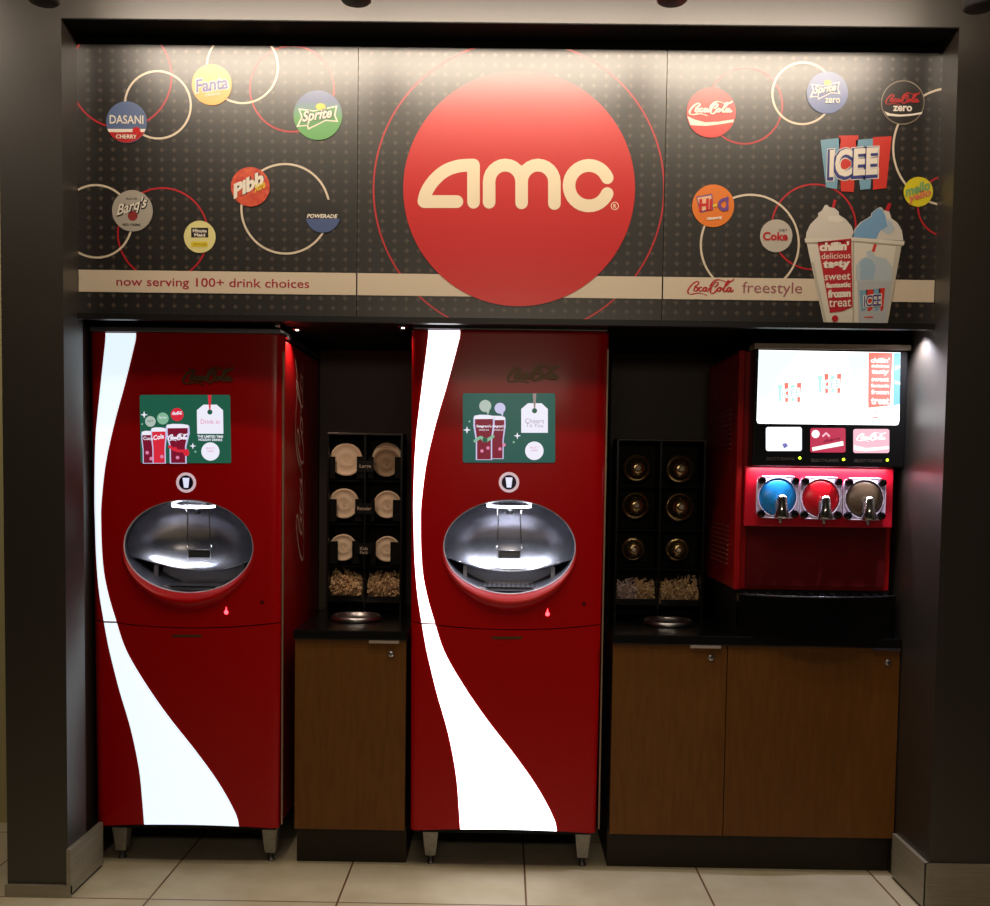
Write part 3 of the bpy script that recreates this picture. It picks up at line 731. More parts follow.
def spark(a, u, v, s, k): a.px([(u, v-s), (u+s*.22, v-s*.22), (u+s, v), (u+s*.22, v+s*.22), (u, v+s), (u-s*.22, v+s*.22), (u-s, v), (u-s*.22, v-s*.22)], k, SW)
def tagshape(a, lines, ribbon, k=5):
    tx = [(528, 403.3), (541.5, 403.3), (547.8, 409), (547.8, 432.8), (521.2, 432.8), (521.2, 409)]
    a.px(tx, k, SW); a.disc(534.5, 410.8, 2.6, k+1, SG1, 20); a.px([(532.7, 393.5), (536.3, 393.5), (535.2, 408.5), (533.8, 408.5)], k+2, ribbon)
    for t, y, w, h, m_ in lines: a.text(t, 534.5, y, w, h, k+1, m_)
    a.disc(534.3, 450.8, 9.2, k, SW); a.text('SELECT', 534.3, 447.6, 9, 1.8, k+1, SPK); a.text('HERE', 534.3, 450.5, 7, 1.6, k+1, SPK)
SHIFT = 0
# screen of dispenser 2, pixel positions as photographed; dispenser 1 uses the same local places
def screen(e, la, base, fn):
    a = LA(.0006); a.px(rrect(462.8, 555.2, 393.3, 462.6, 2), 3, base); s_ = la(a).build('touchscreen', e)
    a = LA(.0006); fn(a); la(a).build('screen_artwork', s_)
def s2(a):
    glass(a, 501-5+1, 415+3, 17, 41, SDR, 4, None); glass(a, 484, 417, 21, 43, SDR, 6, None)
    for x in (484, 498.5): a.text("Seagram's", x, 426.5 if x < 490 else 426.5, 15 if x < 490 else 12, 3.4, 8.6, SW, .03); a.text('GINGER ALE', x, 430, 10, 1.6, 8.6, SW)
    a.stroke([(475, 441), (481, 437.5), (485, 441), (493, 436.5)], 1.5, 8.6, SMG, True); a.disc(485, 440, 2.6, 8.8, SG1, 14)
    for x, y in ((482, 451), (488, 448), (500, 449), (504, 445)): a.disc(x, y, 1.7, 8.6, SPK, 12)
    a.disc(485.3, 406, 6, 4, SGY, 30); a.disc(500, 408.3, 5.4, 4, SLV, 30); a.px([(486, 411), (489.5, 411), (488, 415)], 4, SGY); a.px([(500.5, 413), (503.5, 413), (502.5, 417)], 4, SLV)
    spark(a, 467, 430, 3.9, 4); spark(a, 517.3, 435.8, 3.6, 4); a.disc(469.5, 421.5, 1, 4, SMG, 10); a.disc(513.7, 442.2, 1.1, 4, SMG, 10)
    tagshape(a, (('Cheers', 421, 19, 4.6, em_('dusty violet', 165, 150, 175)), ('To You', 425.4, 17, 3.8, em_('dusty violet', 165, 150, 175))), em_('taupe', 150, 130, 125))
def s1(a):
    o = 463-140
    glass(a, 148+o, 432, 14, 31, SDR, 4, None, .85); glass(a, 159+o, 428.5, 16, 34.5, SR_, 6, None, .85); glass(a, 178.5+o, 425, 24, 38, SDR, 8, True, .72)
    a.text('Coca', 148+o, 437.5, 10, 3.4, 7, SW, .02); a.text('Cola', 159+o, 436, 11, 5, 9, SW, .03, slope=.2)
    for x, y in ((147, 452), (151, 458), (160, 447), (162, 456), (178, 457), (176, 448)): a.disc(x+o, y, 1.8, 9.6, SPK if y > 450 else SR_, 12)
    a.stroke([(170+o, 446), (178+o, 450), (188+o, 450)], 1.5, 10, SR_, True); a.disc(187+o, 452.5, 3, 10, SR_, 14)
    a.disc(150.5+o, 420.3, 5.4, 4, SGY, 30); a.disc(163.3+o, 417.3, 6, 4, SMG, 30); a.disc(178+o, 413.3, 6.6, 4, SR_, 30); a.script(178+o, 412, 10, 3.8, 5, SW, .25); a.text('Sprite', 163.3+o, 416.5, 8, 3, 5, SW); a.text('DIET', 150.5+o, 420, 6, 2, 5, SG1)
    spark(a, 144.2+o, 413.5, 3.8, 4); spark(a, 193.5+o, 445.2, 3.4, 4); a.disc(142+o, 423, .9, 4, SMG, 10); a.disc(196+o, 451, 1.1, 4, SMG, 10)
    tagshape(a, (('Drink in', 420.5, 19, 4.4, em_('rose', 225, 120, 165)),), SR_)
    a.text('THE LIMITED TIME', 534.5, 435.6, 26, 2.4, 6, SW, .03); a.text('HOLIDAY DRINKS', 534.5, 438.9, 24, 2.4, 6, SW, .03)
M1.scale = (.985, 1, .988); screen(M1, la1, SG1, s1); screen(M2, la2, SG2, s2)

# ================================================================== CABINETS
YD = .315; YK = .373
def cabinet(u0t, u0b, u1t, u1b, vt, vb, hu, hv, lu, lv, label, hmat, last=False):
    x0 = (at(u0t, vt, YD)[0]+at(u0b, vb, YD)[0])/2; x1 = min((at(u1t, vt, YD)[0]+at(u1b, vb, YD)[0])/2, XR-.002)
    z1 = at(700, 645, YD)[1]; z0 = at(700, 835.5, YD)[1]
    e = empty('base_cabinet', ((x0+x1)/2, YK, 0), label, 'cabinet', 'wood-fronted base cabinets'); L_ = e.location
    MB().box(x0+.002, x1-.002, YD+.02, 1.0, z0, z1-.002, mat('dark carcass board', (40, 28, 18), .6)).local(L_).build('carcass', e)
    d = MB().box(x0+.0015, x1-.0015, YD, YD+.019, z0, z1-.002, WOOD, bev=.001).local(L_).build('door', e)
    MB().box(x0, x1, YK, 1.0, 0.0005, z0-.0005, KICK).local(L_).build('plinth', e)
    h0, hz = at(hu[0], hv, YD-.012); h1 = min(at(hu[1], hv, YD-.012)[0], x1-.004)
    MB().box(h0, h1, YD-.014, YD+.012, z1-.0018, z1, hmat).box(h0, h1, YD-.014, YD-.011, z1-.010, z1-.0018, hmat, bev=.0005).local(L_).build('handle', d)
    lx, lz = at(lu, lv, YD)
    b = MB().lathe([(.012, -.002), (.012, -.006), (.010, -.0085), (.002, -.0085)], (lx, YD+.002, lz), STEEL, 'y', 24); b.box(lx-.001, lx+.001, YD-.0072, YD-.0064, lz-.005, lz+.005, BLACK); b.local(L_).build('lock', d)
    return x0, x1, z0, z1
HM = mat('satin aluminium pull', (205, 190, 180), .35, .6); HMD = mat('dull dark pull', (80, 74, 80), .4, .6)
ca = cabinet(293.5, 295, 406.5, 405, 639, 831, (369, 399), 640.5, 391, 654, 'single-door wooden cabinet between the two red drink dispensers', HM)
cb = cabinet(613, 609, 727, 723.5, 643, 834, (690.5, 721), 644.5, 711, 657.5, 'narrower wooden cabinet right of the second red dispenser', HM)
cc = cabinet(727, 723.5, 906, 894, 645, 836, (872, 904), 648, 888, 662.5, 'wide wooden cabinet below the frozen drink machine', HMD)
ZC = ca[3]+.035; print('counter z', ZC)
def counter(x0, x1, label):
    b = MB().box(x0, x1, YD-.012, 1.125, ZC-.035+.0005, ZC, COUNTER, bev=.003); 
    o = b.local(((x0+x1)/2, YD, ZC-.035)).build('countertop', loc=((x0+x1)/2, YD, ZC-.035)); tag(o, label, 'countertop', 'black worktops'); return o
k1 = counter(ca[0]-.003, ca[1]+.004, 'short black countertop under the white lid rack, between red dispensers')
k2 = counter(cb[0]-.004, XR-.002, 'long black countertop carrying the frozen drink machine')
# steel waste rings set in the tops
for u, v, side in ((360, 617, 'left'), (664, 621, 'right')):
    x, z = at(u, v, .70)
    b = MB(); b.lathe([(.078, .001), (.098, .001), (.1, .006), (.096, .016), (.088, .022), (.082, .018), (.079, .004)], (0, 0, 0), STEEL, n=48)
    b.lathe([(.0775, .0015), (.0775, .003)], (0, 0, 0), BLACKM, n=40)
    o = b.build('waste_ring', loc=(x, .60, ZC)); tag(o, 'round steel waste ring in the worktop below the %s' % ('rack of white flat lids' if side == 'left' else 'rack of dark dome lids'), 'waste ring', 'steel rings in the worktops')

# ================================================================== LID RACKS
YR = .80
def rack(u0, u1, vt, label, cat_label):
    x0, zt = at(u0, vt, YR); x1 = at(u1, vt, YR)[0]; xm = (x0+x1)/2
    e = empty('lid_rack', (xm, YR, ZC), label, 'lid rack', 'black lid racks on the worktops'); L_ = e.location
    b = MB(); b.box(x0, x1, YR+.14, YR+.16, ZC, zt, BLACKM)
    b.box(x0, x0+.008, YR-.01, YR+.14, ZC, zt, BLACK).box(x1-.008, x1, YR-.01, YR+.14, ZC, zt, BLACK).box(xm-.004, xm+.004, YR, YR+.14, ZC, zt, BLACK)
    b.box(x0, x1, YR-.012, YR+.16, zt, zt+.008, mat('worn black rack top', (60, 54, 50), .35), bev=.002).local(L_).build('housing', e)
    return e, x0, x1, zt
RK1, ax0, ax1, azt = rack(327.5, 403, 434.5, 'black rack with white flat lids and size labels', '')
RK2, bx0, bx1, bzt = rack(617, 706, 440.5, 'black rack with six dark glossy dome lids, left of the frozen drink machine', '')
def shelves(e, x0, x1, vs, uc):
    for v in vs:
        z = at(uc, v, YR+.06)[1]; MB().box(x0+.008, x1-.008, YR+.03, YR+.14, z-.003, z+.003, BLACKM).local(e.location).build('shelf', e)
shelves(RK1, ax0, ax1, (481, 524, 566), 365); shelves(RK2, bx0, bx1, (487, 530, 569), 660)
rowN = ['top', 'middle', 'bottom']
cells = [[(346.3, 459.6, 16.3, 335.5, 357, 456.5), (386.5, 460.5, 15, 373.7, 395, 457)],
         [(344, 503.5, 15, 336.8, 355.3, 499), (387.5, 504.5, 13.8, 375, 393, 499.8)],
         [(343, 547.5, 13.3, 338, 352.3, 541), (387, 549, 12.8, 376, 390.5, 542)]]
SR1 = F/(YR+.02-CY)
def lid_mesh(r, m_):
    prof = [(.001, .002), (.25*r, .002), (.28*r, .001), (.5*r, .001), (.53*r, .002), (.84*r, .002), (.89*r, -.001), (.97*r, -.001), (r, 0), (r, .010), (.97*r, .012), (.001, .012)]
    b = MB(); b.lathe(prof, (0, 0, 0), m_, 'y', 40)
    b.box(-.003, .003, -.002, .004, -.12*r, .12*r, m_); b.lathe([(.05*r, .0), (.08*r, .004)], (.35*r, 0, -.35*r), m_, 'y', 12)
    return b
for r_, row in enumerate(cells):
    for c_, (u, v, rp_, n0, n1, sh) in enumerate(row):
        x, z = at(u, v, YR+.03); R = rp_/SR1
        smoky = (r_ == 0 and c_ == 1)
        n_l = 2
        for k in range(n_l if not smoky else 3):
            o = lid_mesh(R*(1 if not smoky or k else .93), LIDD if smoky and k == 0 else LIDM).build('cup_lid', loc=(x, YR+.025+k*.013, z+(k*.0 if not smoky else [-.010, .001, .012][k])))
            front = 'front' if k == 0 else 'behind the front'
            wh = 'white flat cup lid'
            if smoky: lb = ['smoky grey flat lid in the top right slot', 'pale lid edge showing above the smoky lid, top right slot', 'hindmost pale lid peeking over the smoky lid, top right slot'][k]
            else: lb = ('%s, front of the stack in the %s %s slot of the rack' % (wh, rowN[r_], ['left', 'right'][c_])) if k == 0 else ('%s hidden edge-on behind the front one, %s %s slot' % (wh, rowN[r_], ['left', 'right'][c_]))
            tag(o, lb, 'lid', 'flat lids in the left rack')
        # black retaining fingers
        for (ua, ub, s_) in ((u-rp_-3, n0, -1), (n1, u+rp_+3, 1)):
            a_, zt_ = at(ua, sh, YR+.01); b_ = at(ub, sh, YR+.01)[0]; zb__ = at(ua, v+rp_+3, YR+.01)[1]
            a_ = max(a_, ax0+.009); b_ = min(b_, ax1-.009)
            if b_-a_ > .003: MB().box(a_, b_, YR+.004, YR+.012, zb__, zt_, BLACKM, bev=.001).local(RK1.location).build('retaining_finger', RK1)
for t, u, v, w, h in (('Large', 365.3, 466.5, 11.5, 4.5), ('Regular', 364.3, 509, 14, 4.5), ('Kids', 364, 548.5, 8, 3.2)):
    a = Art(YR-.002, None, .0006); a.px(rrect(u-8.5, u+8.5, v-5.5, v+5.5, 1), 0, BLACK); a.text(t, u, v, w, h, 1, mat('faded label letters', (200, 185, 165), .5), .02)
    if t == 'Kids': a.text('Pack', u, v+4, 8, 3, 1, MATS['faded label letters'], .02)
    pl = a.b; x, z = at(u, v, YR); pl.box(x-.034, x+.034, YR-.0018, YR+.004, z-.022, z+.022, BLACKM); pl.local(RK1.location).build('size_label', RK1)
# domes
doms = [(637.5, 468, 14), (680.8, 469, 14.5), (636, 505.5, 14.2), (680.5, 507, 15), (633.5, 549.5, 12), (678, 550, 12)]
for i, (u, v, rp_) in enumerate(doms):
    x, z = at(u, v, YR+.03); R = rp_/SR1; r0 = R*.72
    prof = [(R, .012), (R, .004), (R*.96, 0), (R*.84, -.002), (r0*1.06, -.003), (r0*1.02, -.012)]
    for k in range(1, 9):
        t = k/9*1.28; prof.append((r0*cos(t), -.012-r0*.85*sin(t)))
    prof.append((R*.2, -.010-r0*.82)); prof.append((.001, -.010-r0*.82))
    b = MB(); b.lathe(prof, (0, 0, 0), DOME, 'y', 40); b.lathe([(.001, -.0125-r0*.82), (R*.17, -.0125-r0*.82), (R*.17, -.0105-r0*.82)], (0, 0, 0), mat('milky plastic', (250, 235, 215), .35), 'y', 16)
    o = b.build('dome_lid', loc=(x, YR+.05, z)); tag(o, 'dark glossy dome lid in the %s row, %s column of the right rack' % (rowN[i//2], ['left', 'right'][i % 2]), 'lid', 'dome lids in the right rack')
    MB().lathe([(R*.97, .013), (R*.97, .07), (.001, .07)], (x, YR+.05, z), BLACKG, 'y', 28).local(RK2.location).build('lid_tube', RK2)
# bins with heaps
def heap(x0, x1, z0, z1, m1, label, rk, m2=None, grp='heaps of small pale pieces in the bins'):
    MB().box(x0-.004, x1+.004, YR-.006, YR-.003, z0-.03, z0, BLACK).box(x0-.004, x1+.004, YR-.006, YR+.12, z0-.03, z0-.026, BLACK).local(rk.location).build('bin', rk)
    b = MB(); n = 520
    for i in range(n):
        x = x0+random.random()*(x1-x0); t = random.random(); y = YR+.005+t*.07
        top = z0+(z1-z0)*(.45+.5*t+.08*sin(30*x)); z = z0-.02+random.random()**.6*(top-z0+.02)
        a, b2, c2 = random.random()*6, random.random()*6, random.random()*6
        Rm = Matrix.Rotation(a, 3, 'X') @ Matrix.Rotation(b2, 3, 'Y') @ Matrix.Rotation(c2, 3, 'Z')
        l, w, h_ = .009+random.random()*.007, .0065, .004
        V = [Rm @ Vector((sx_*l/2, sy2*w/2+(.0015 if sx_ > 0 else 0), sz*h_/2)) for sx_ in (-1, 1) for sy2 in (-1, 1) for sz in (-1, 1)]
        V = [(min(max(x+v.x, x0), x1), y+v.y+.004, max(z+v.z, z0-.025)) for v in V]
        b.add(V, [(0, 1, 3, 2), (4, 6, 7, 5), (0, 4, 5, 1), (2, 3, 7, 6), (0, 2, 6, 4), (1, 5, 7, 3)], m2 if (m2 and x < (x0+x1)/2) else m1)
    b.box(x0, x1, YR+.06, YR+.10, z0-.024, z0+.4*(z1-z0), m1)
    L_ = ((x0+x1)/2, YR+.04, z0-.025); o = b.local(L_).build('packet_heap', loc=L_); tag(o, label, 'packets', grp); o['kind'] = 'stuff'
for (u0, u1, va, vb_), rk, m1, m2, lb in (((328.8, 361.5, 570, 595.5), RK1, PILE, None, 'heap of tan crumpled pieces in the left bin under the flat lids'), ((367, 400, 571, 596.5), RK1, PILE, None, 'heap of tan crumpled pieces in the right bin under the flat lids'),
                             ((618, 655.5, 579, 599), RK2, PILE, PILEP, 'heap of pinkish pale pieces in the left bin under the dome lids'), ((662, 699, 577, 600), RK2, PILE, None, 'heap of tan pieces in the right bin under the dome lids')):
    x0, zt_ = at(u0, va, YR); x1, zb__ = at(u1, vb_, YR); heap(max(x0, (ax0 if rk is RK1 else bx0)+.010), min(x1, (ax1 if rk is RK1 else bx1)-.010), zb__, zt_, m1, lb, rk, m2)

# ================================================================== FROZEN DRINK MACHINE
YI = .36
ix0, izt = at(741.5, 346, YI); ix1, _ = at(905, 350, YI)
e = empty('frozen_drink_machine', ((ix0+ix1)/2, YI, ZC), 'red countertop frozen drink machine with lit display and three taps', 'drink machine'); FL = e.location
zA = at(745, 466, YI)[1]; zB = at(745, 526, YI)[1]; zCc = at(745, 586, YI)[1]; xr1 = at(892, 500, YI)[0]; xb0 = at(744, 500, YI)[0]
YBK = YI+.62
zTop = at(752, 347, YI)[1]
# side profile body
zBot = at(740, 590, YI)[1]
MB().box(ix0+.0, xr1+.01, YI+.03, YBK, zBot, zTop-.012, REDS, bev=.004).local(FL).build('body', e)
MB().box(ix0-.006, ix0+.018, YI+.004, YI+.03, zBot, zTop-.01, REDS, bev=.005).local(FL).build('corner_trim', e)
for z0_, z1_ in ((at(728, 450, YI+.35)[1], at(728, 413, YI+.35)[1]), (at(728, 560, YI+.35)[1], at(728, 524, YI+.35)[1])):
    b = MB(); n = 9
    for i in range(n):
        z = z0_+(z1_-z0_)*i/(n-1); b.box(ix0-.0035, ix0-.0005, YI+.14, YI+.46, z-.003, z+.003, mat('vent slat red', (150, 70, 70), .5))
    b.local(FL).build('side_vent', e)
# header with display
hx0, hx1 = at(752, 400, YI-.02)[0], at(904, 400, YI-.02)[0]
hd = MB().box(hx0, hx1, YI-.05, YI+.028, zA, zTop-.012, BLACK, bev=.006).local(FL).build('header', e)
MB().box(hx0-.004, hx1+.006, YI-.056, YI+.03, zTop-.012, zTop+.008, mat('grey header cap', (150, 135, 120), .45, .4), bev=.002).local(FL).build('header_cap', e)
YS = YI-.0505
def eart(): return Art(YS, None, .0007)
a = eart(); a.px([(758.8, 350), (900.5, 352.6)]+[(899.3, 421)]+[(898, 424.8), (896, 425.3), (760, 423.6), (757.5, 423), (756.6, 420.5)], 1, mat('display white', (30, 30, 30), .3, emit=(255, 255, 255), es=2.2))
dsp = a.b.local(FL).build('display', e)
a = eart(); CY1 = mat('display pale cyan', (30, 30, 30), .3, emit=(222, 250, 255), es=1.3); CY2 = mat('display cyan', (30, 30, 30), .3, emit=(140, 220, 245), es=1.15); DR = mat('display coral', (30, 30, 30), .3, emit=(248, 130, 116), es=1.15); DG = mat('display mint', (30, 30, 30), .3, emit=(185, 232, 224), es=1.2); DW = mat('display letters', (30, 30, 30), .3, emit=(255, 245, 240), es=1.3)
a.px([(758.8, 350.6), (800, 351.4), (782, 372), (768, 398), (757.6, 400)], 1.6, CY1); a.px([(845, 352.3), (868, 352.6), (868, 402), (850, 395), (852, 375)], 1.6, CY1)
a.px([(893.6, 353), (900.3, 353.1), (899.6, 404), (893, 406)], 2, CY2); a.px([(894.5, 366), (900, 365), (900, 368), (894.5, 371)], 3, CY1); a.px([(894.5, 380), (900, 382), (900, 385), (894.5, 384)], 3, CY1)
a.px([(868.3, 352.6), (892.6, 353), (889.8, 405.6), (868, 408)], 2, DR)
for t, y, w, h in (("chillin'", 360.3, 19, 5.2), ('delicious', 366, 18, 3.4), ('tasty', 372.5, 17.5, 6), ('sweet', 379.4, 17.5, 4.6), ('fantastic', 385.6, 18.5, 4), ('frozen', 392, 18, 5), ('treat', 401, 18.5, 7.2)): a.text(t, 880, y, w, h, 3, DW, .05)
for cx_, cy2 in ((790.5, 393), (830.5, 384)):
    for i, m_ in enumerate((DG, DR, DG, DR)):
        x = cx_-10+i*6; a.px([(x-2.3+(i-1.5)*.4, cy2-8-(i % 2)*2), (x+2.3+(i-1.5)*.4, cy2-8.6-(i % 2)*2), (x+1.4, cy2+8+(i % 2)), (x-1.4, cy2+8.5+(i % 2))], 2, m_)
    a.text('ICEE', cx_, cy2, 19, 9.5, 3, DW, .09, slope=.08); a.text('ICEE', cx_, cy2, 17, 7.5, 4, mat('display ghost blue', (30, 30, 30), .3, emit=(190, 225, 230), es=1.1), .0, slope=.08)
a.px([(872, 411.3), (878, 411.5), (878, 412.8), (872, 412.6)], 2, DR); a.px([(872, 416.8), (878, 417), (878, 418.2), (872, 418)], 2, DR)
a.b.local(FL).build('display_artwork', dsp)
PKW = mat('display pink', (30, 30, 30), .3, emit=(250, 190, 205), es=1.1)
for (x0, y0, x1, y1), m_, kind in (((765.8, 427, 801.8, 451), mat('button white', (30, 30, 30), .3, emit=(240, 245, 255), es=1.3), 0), ((810.2, 428, 845.5, 452.5), mat('button crimson', (30, 30, 30), .3, emit=(200, 52, 84), es=.95), 1), ((853.2, 429, 889.3, 453), PKW, 2)):
    a = eart(); a.px(rrect(x0, x1, y0, y1, 2.2), 1, m_); fb = a.b.local(FL).build('flavour_display', e)
    a = eart()
    if kind == 0: a.px([(782, 444), (786, 443), (788, 446), (784, 448.5)], 2, mat('ghost violet', (30, 30, 30), .3, emit=(120, 120, 190), es=1))
    if kind == 1: a.disc(815.5, 434, 4, 2, DW, 20); a.stroke([(823, 436), (826, 433), (829, 436)], 1, 2, PKW); a.px([(812, 447.5), (843, 441), (843.5, 445.5), (812.5, 451)], 2, DW); a.text('cherry', 832, 440, 17, 4, 3, SDR, .03, slope=.2)
    if kind == 2: a.script(871, 437, 28, 9, 2, DW, .25); a.px([(853.6, 445), (866, 448), (889, 446), (889, 449), (866, 451.5), (854, 450)], 2, DW)
    a.b.local(FL).build('lettering', fb)
    a = eart(); a.text('SELECT FLAVOR', (x0+x1)/2-3, y1+7.8, 28, 3, 1, mat('dim caption', (75, 68, 60), .5)); a.b.local(FL).build('caption', hd)
    a = eart(); a.disc(x1-2, y1+7, 1.4, 1, mat('yellow green indicator', (200, 255, 60), .4, emit=(190, 240, 40), es=3), 12); a.b.local(FL).build('indicator_light', hd)
# red tap panel, recess and drip tray
tp = MB().box(xb0, xr1, YI-.01, YI+.028, zB, zA-.001, mat('tap panel red', (190, 14, 40), .35, spec=.45), bev=.004).local(FL).build('tap_panel', e)
rx0 = at(748, 560, YI+.03)[0]; rx1 = at(883, 560, YI+.03)[0]
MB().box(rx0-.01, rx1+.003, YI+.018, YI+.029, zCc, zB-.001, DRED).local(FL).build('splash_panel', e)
YT = YI-.0105
cols = [mat('blue slush', (30, 130, 205), .25), mat('red slush', (175, 16, 30), .25), mat('brown slush', (80, 66, 52), .25)]
FRM = mat('clear acrylic frame', (196, 176, 210), .2, spec=.6)
for i, (u, v) in enumerate(((776.5, 497), (819.5, 498), (863, 499))):
    a = Art(YT, None, .001); S_ = a.S
    x, z = at(u, v, YT); h_ = 20.6/S_
    b = MB(); ring = []
    # rounded square frame with round window
    sq = []; n = 48
    for k in range(n):
        t = 2*pi*k/n; c2, s2_ = cos(t), sin(t); m2 = (abs(c2)**8+abs(s2_)**8)**(-1/8); sq.append((x+h_*m2*c2, z+h_*m2*s2_))
    ci = [(x+.94*h_*cos(2*pi*k/n), z+.94*h_*sin(2*pi*k/n)) for k in range(n)]
    V = [(p[0], YT-.016, p[1]) for p in sq]+[(p[0], YT-.016, p[1]) for p in ci]+[(p[0], YT, p[1]) for p in sq]+[(p[0], YT, p[1]) for p in ci]
    Fc = []
    for k in range(n):
        k2 = (k+1) % n; Fc += [(k, k2, n+k2, n+k), (k, 2*n+k, 2*n+k2, k2), (n+k, n+k2, 3*n+k2, 3*n+k)]
    b.add(V, Fc, FRM)
    b.tube([(p[0], YT-.016, p[1]) for p in ci], .0025, mat('bright frame edge', (225, 215, 240), .15, .3), 6, True)
    b.tube([(p[0], YT-.016, p[1]) for p in sq], .0022, MATS['bright frame edge'], 6, True)
    fr = b.local(FL).build('tap_frame', tp if False else e)
    prof = [(.93*h_, -.002)]+[(.93*h_*cos(t_), -.004-.022*sin(t_)) for t_ in [k*.17 for k in range(0, 9)]]+[(.001, -.026)]
    MB().lathe(prof, (x, YT, z), cols[i], 'y', 40).local(FL).build('slush_window', fr)
    b = MB()
    for sx_ in (-1, 1):
        for sz in (-1, 1):
            MB().lathe([(.014, 0), (.016, -.012), (.013, -.024), (.004, -.027)], (x+sx_*.80*h_, YT-.012, z+sz*.80*h_), BLACKG, 'y', 7, False).local(FL).build('corner_knob', fr)
    b = MB(); zc2 = z-.006
    b.lathe([(.014, .014), (.017, .006), (.020, -.03), (.027, -.064), (.025, -.068)], (x+.008, YT-.048, zc2), CHROME, 'z', 20)
    b.lathe([(.009, 0), (.009, -.035)], (x+.006, YT-.024, zc2-.01), CHROME, 'y', 14)
    b.lathe([(.006, -.066), (.006, -.088)], (x+.004, YT-.048, zc2), STEEL, 'z', 12)
    b.box(x-.014, x-.004, YT-.046, YT-.036, zc2-.062, zc2-.004, STEEL, bev=.002); b.local(FL).build('tap', e)
dx0, dz1 = at(741, 590, YI-.06); dx1, _ = at(899, 590, YI-.06)
# drip tray with rounded front
b = MB(); pts = []; n = 20
ztr = at(800, 597, YI-.1)[1]
for i in range(n+1):
    t = -1+2*i/n; pts.append(((dx0+dx1)/2+t*(dx1-dx0)/2, YI-.03-.075*(1-t*t)))
V = []; Fc = []
for z in (ZC+.0005, ztr): V += [(x, y, z) for x, y in pts]+[(dx1, YI+.03, z), (dx0, YI+.03, z)]
N_ = n+3
Fc = [list(range(N_)), list(range(N_, 2*N_))]+[(i, (i+1) % N_, N_+(i+1) % N_, N_+i) for i in range(N_)]
b.add(V, Fc, BLACKG)
b.tube([(x, y, ztr) for x, y in pts], .004, mat('dark glossy rim', (60, 60, 66), .2, .7), 8)
for i in range(14):
    xx = dx0+.03+i*(dx1-dx0-.06)/13; b.box(xx-.004, xx+.004, YI-.05, YI+.01, ztr, ztr+.004, BLACKM)
b.local(FL).build('drip_tray', e)
MB().box(ix0+.004, dx1-.005, YI+.03, YBK-.01, ZC+.0005, zBot-.0005, BLACKM).local(FL).build('base', e)

# ================================================================== LAMPS
BEZ = mat('dark grey lamp metal', (60, 60, 62), .4, .5)
for i, (u, v) in enumerate(((43.5, -3), (356, -3.5), (672, -3.5), (979, 3.5))):
    x, z = at(u, v+5.5, -.30)
    e2 = empty('wall_washer', (x, -.30, z), '%s of the four round lamp heads at the top edge' % ['leftmost', 'second from left', 'third from left', 'rightmost'][i], 'lamp', 'round lamp heads over the sign')
    MB().lathe([(.04, 0), (.045, .004), (.045, .10), (.03, .11)], (0, 0, 0), BEZ, n=28).build('lamp_head', e2)
    MB().lathe([(.007, .11), (.007, 3.3-z-.0)], (0, 0, 0), BEZ, n=10).build('stem', e2)
# added unseen light bar, made up to wash the sign evenly
e3 = empty('added_light_bar', (1.58, -.44, 3.11), 'long unseen light bar added above the sign', 'added light')
MB().box(-1.5, 1.5, -.05, .05, 0, .05, BEZ).build('housing', e3)
for x in (-1.2, 1.2): MB().lathe([(.006, .05), (.006, .19)], (x, 0, 0), BEZ, n=10).build('hanger', e3)
def area(name, loc, target, sx_, sy2, power, col, spread=None):
    l = bpy.data.lights.new(name, 'AREA'); l.shape = 'RECTANGLE'; l.size = sx_; l.size_y = sy2; l.energy = power; l.color = col
    if spread: l.spread = spread
    o = bpy.data.objects.new(name, l); COL.objects.link(o); o.location = loc
    d = Vector(target)-Vector(loc); o.rotation_euler = d.to_track_quat('-Z', 'Y').to_euler(); return o
WARM = (1, .83, .66)
area('sign_wash_light', (1.58, -.44, 3.07), (1.58, .127, 2.9), 2.85, .07, 21, WARM)  # light of the added bar, in place of the round heads' beams
area('room_light', (1.6, -1.15, 3.27), (1.6, -1.0, 0), 2.8, .3, 17, (1, .84, .6))
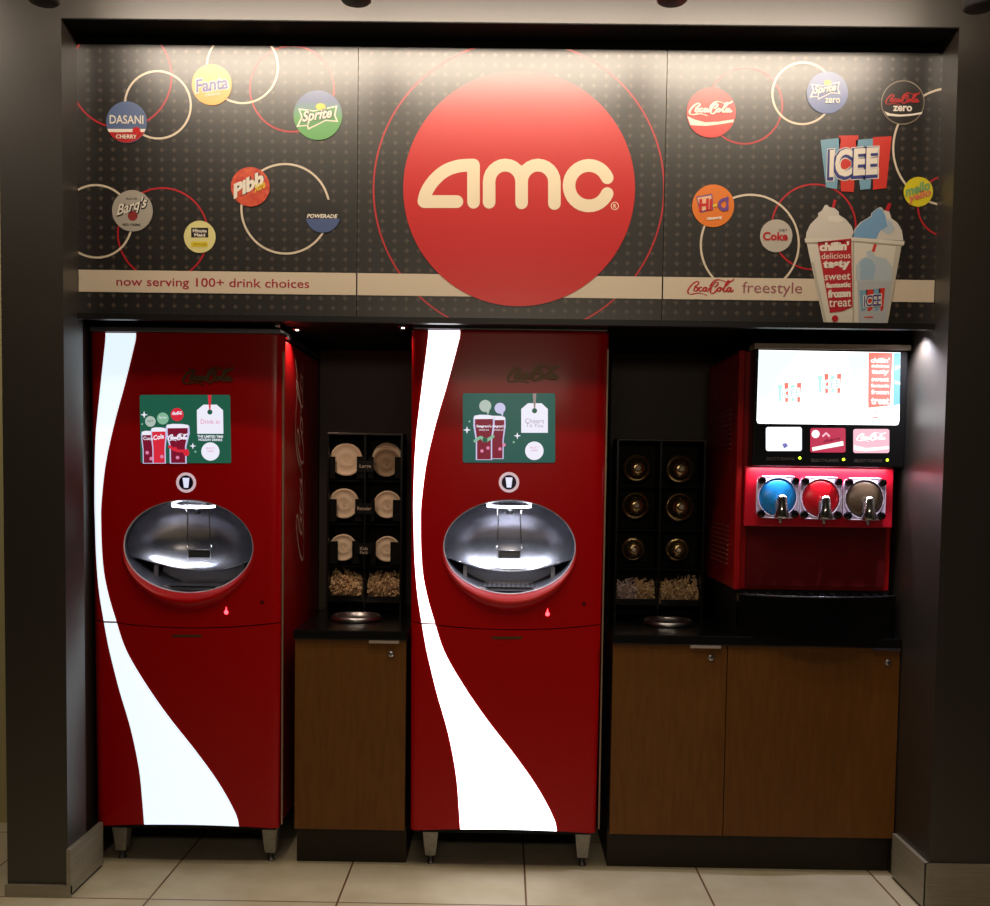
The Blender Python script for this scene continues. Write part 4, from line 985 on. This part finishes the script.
area('added_fill_light', (1.62, -3.78, 2.12), (1.62, .3, 1.0), 1.5, .22, 9.5, (1, .82, .62))  # added fill behind the camera, brightens cabinets and lids
area('far_light', (-.7, -.3, 3.2), (-.7, .3, 0), .5, .5, 12, WARM)
# niche lamps inside the dispensers (under the light bars)
for M_ in (M1, M2):
    L_ = M_.location; area('niche_light', (L_.x+OC[0], L_.y+fy(0)+.075, OC[1]+.13), (L_.x+OC[0], L_.y+fy(0)+.15, OC[1]-.1), .15, .012, 1.8, (.85, .9, 1))
area('tap_light', ((xb0+xr1)/2, YI-.043, zA-.004), ((xb0+xr1)/2, YI-.03, zA-.3), .50, .02, 1.6, (1, .9, 1))
# puck lights under the soffit
for nm, (u, v, Y), lb, en, cl in (('p', (934, 323.5, .20), 'small round soffit light near the right wall', 4.2, (.86, .86, 1)), ('p', (297, 323, .44), 'small soffit light above the left dispenser corner', .8, (1, .75, .55)), ('p', (403, 324, .345), 'small soffit light above the right dispenser corner', .3, (1, .8, .6))):
    x, _ = at(u, v, Y); x = min(x, XR-.05); zz = zs0+.01
    o = MB().lathe([(.016, -.008), (.018, -.006), (.018, 0)], (0, 0, 0), CHROME, n=20).lathe([(.006, -.0095), (.006, -.0082)], (0, 0, 0), mat('puck lens', (255, 240, 220), .4, emit=(255, 240, 220), es=12), n=16).build('soffit_light', loc=(x, Y, zz))
    tag(o, lb, 'light', 'small lights under the sign soffit')
    l = bpy.data.lights.new('puck', 'SPOT'); l.energy = en*8; l.color = cl; l.spot_size = 2.2; l.spot_blend = .8; l.shadow_soft_size = .012
    lo = bpy.data.objects.new('soffit_light_lamp', l); COL.objects.link(lo); lo.location = (x, Y, zz-.014)

w = bpy.data.worlds.new('world'); sc.world = w; w.use_nodes = True
w.node_tree.nodes['Background'].inputs[0].default_value = (.9, .75, .55, 1); w.node_tree.nodes['Background'].inputs[1].default_value = .012
sc.view_settings.view_transform = 'Standard'; sc.view_settings.look = 'None'; sc.view_settings.gamma = 1; sc.view_settings.use_curve_mapping = False
sc.view_settings.exposure = 0
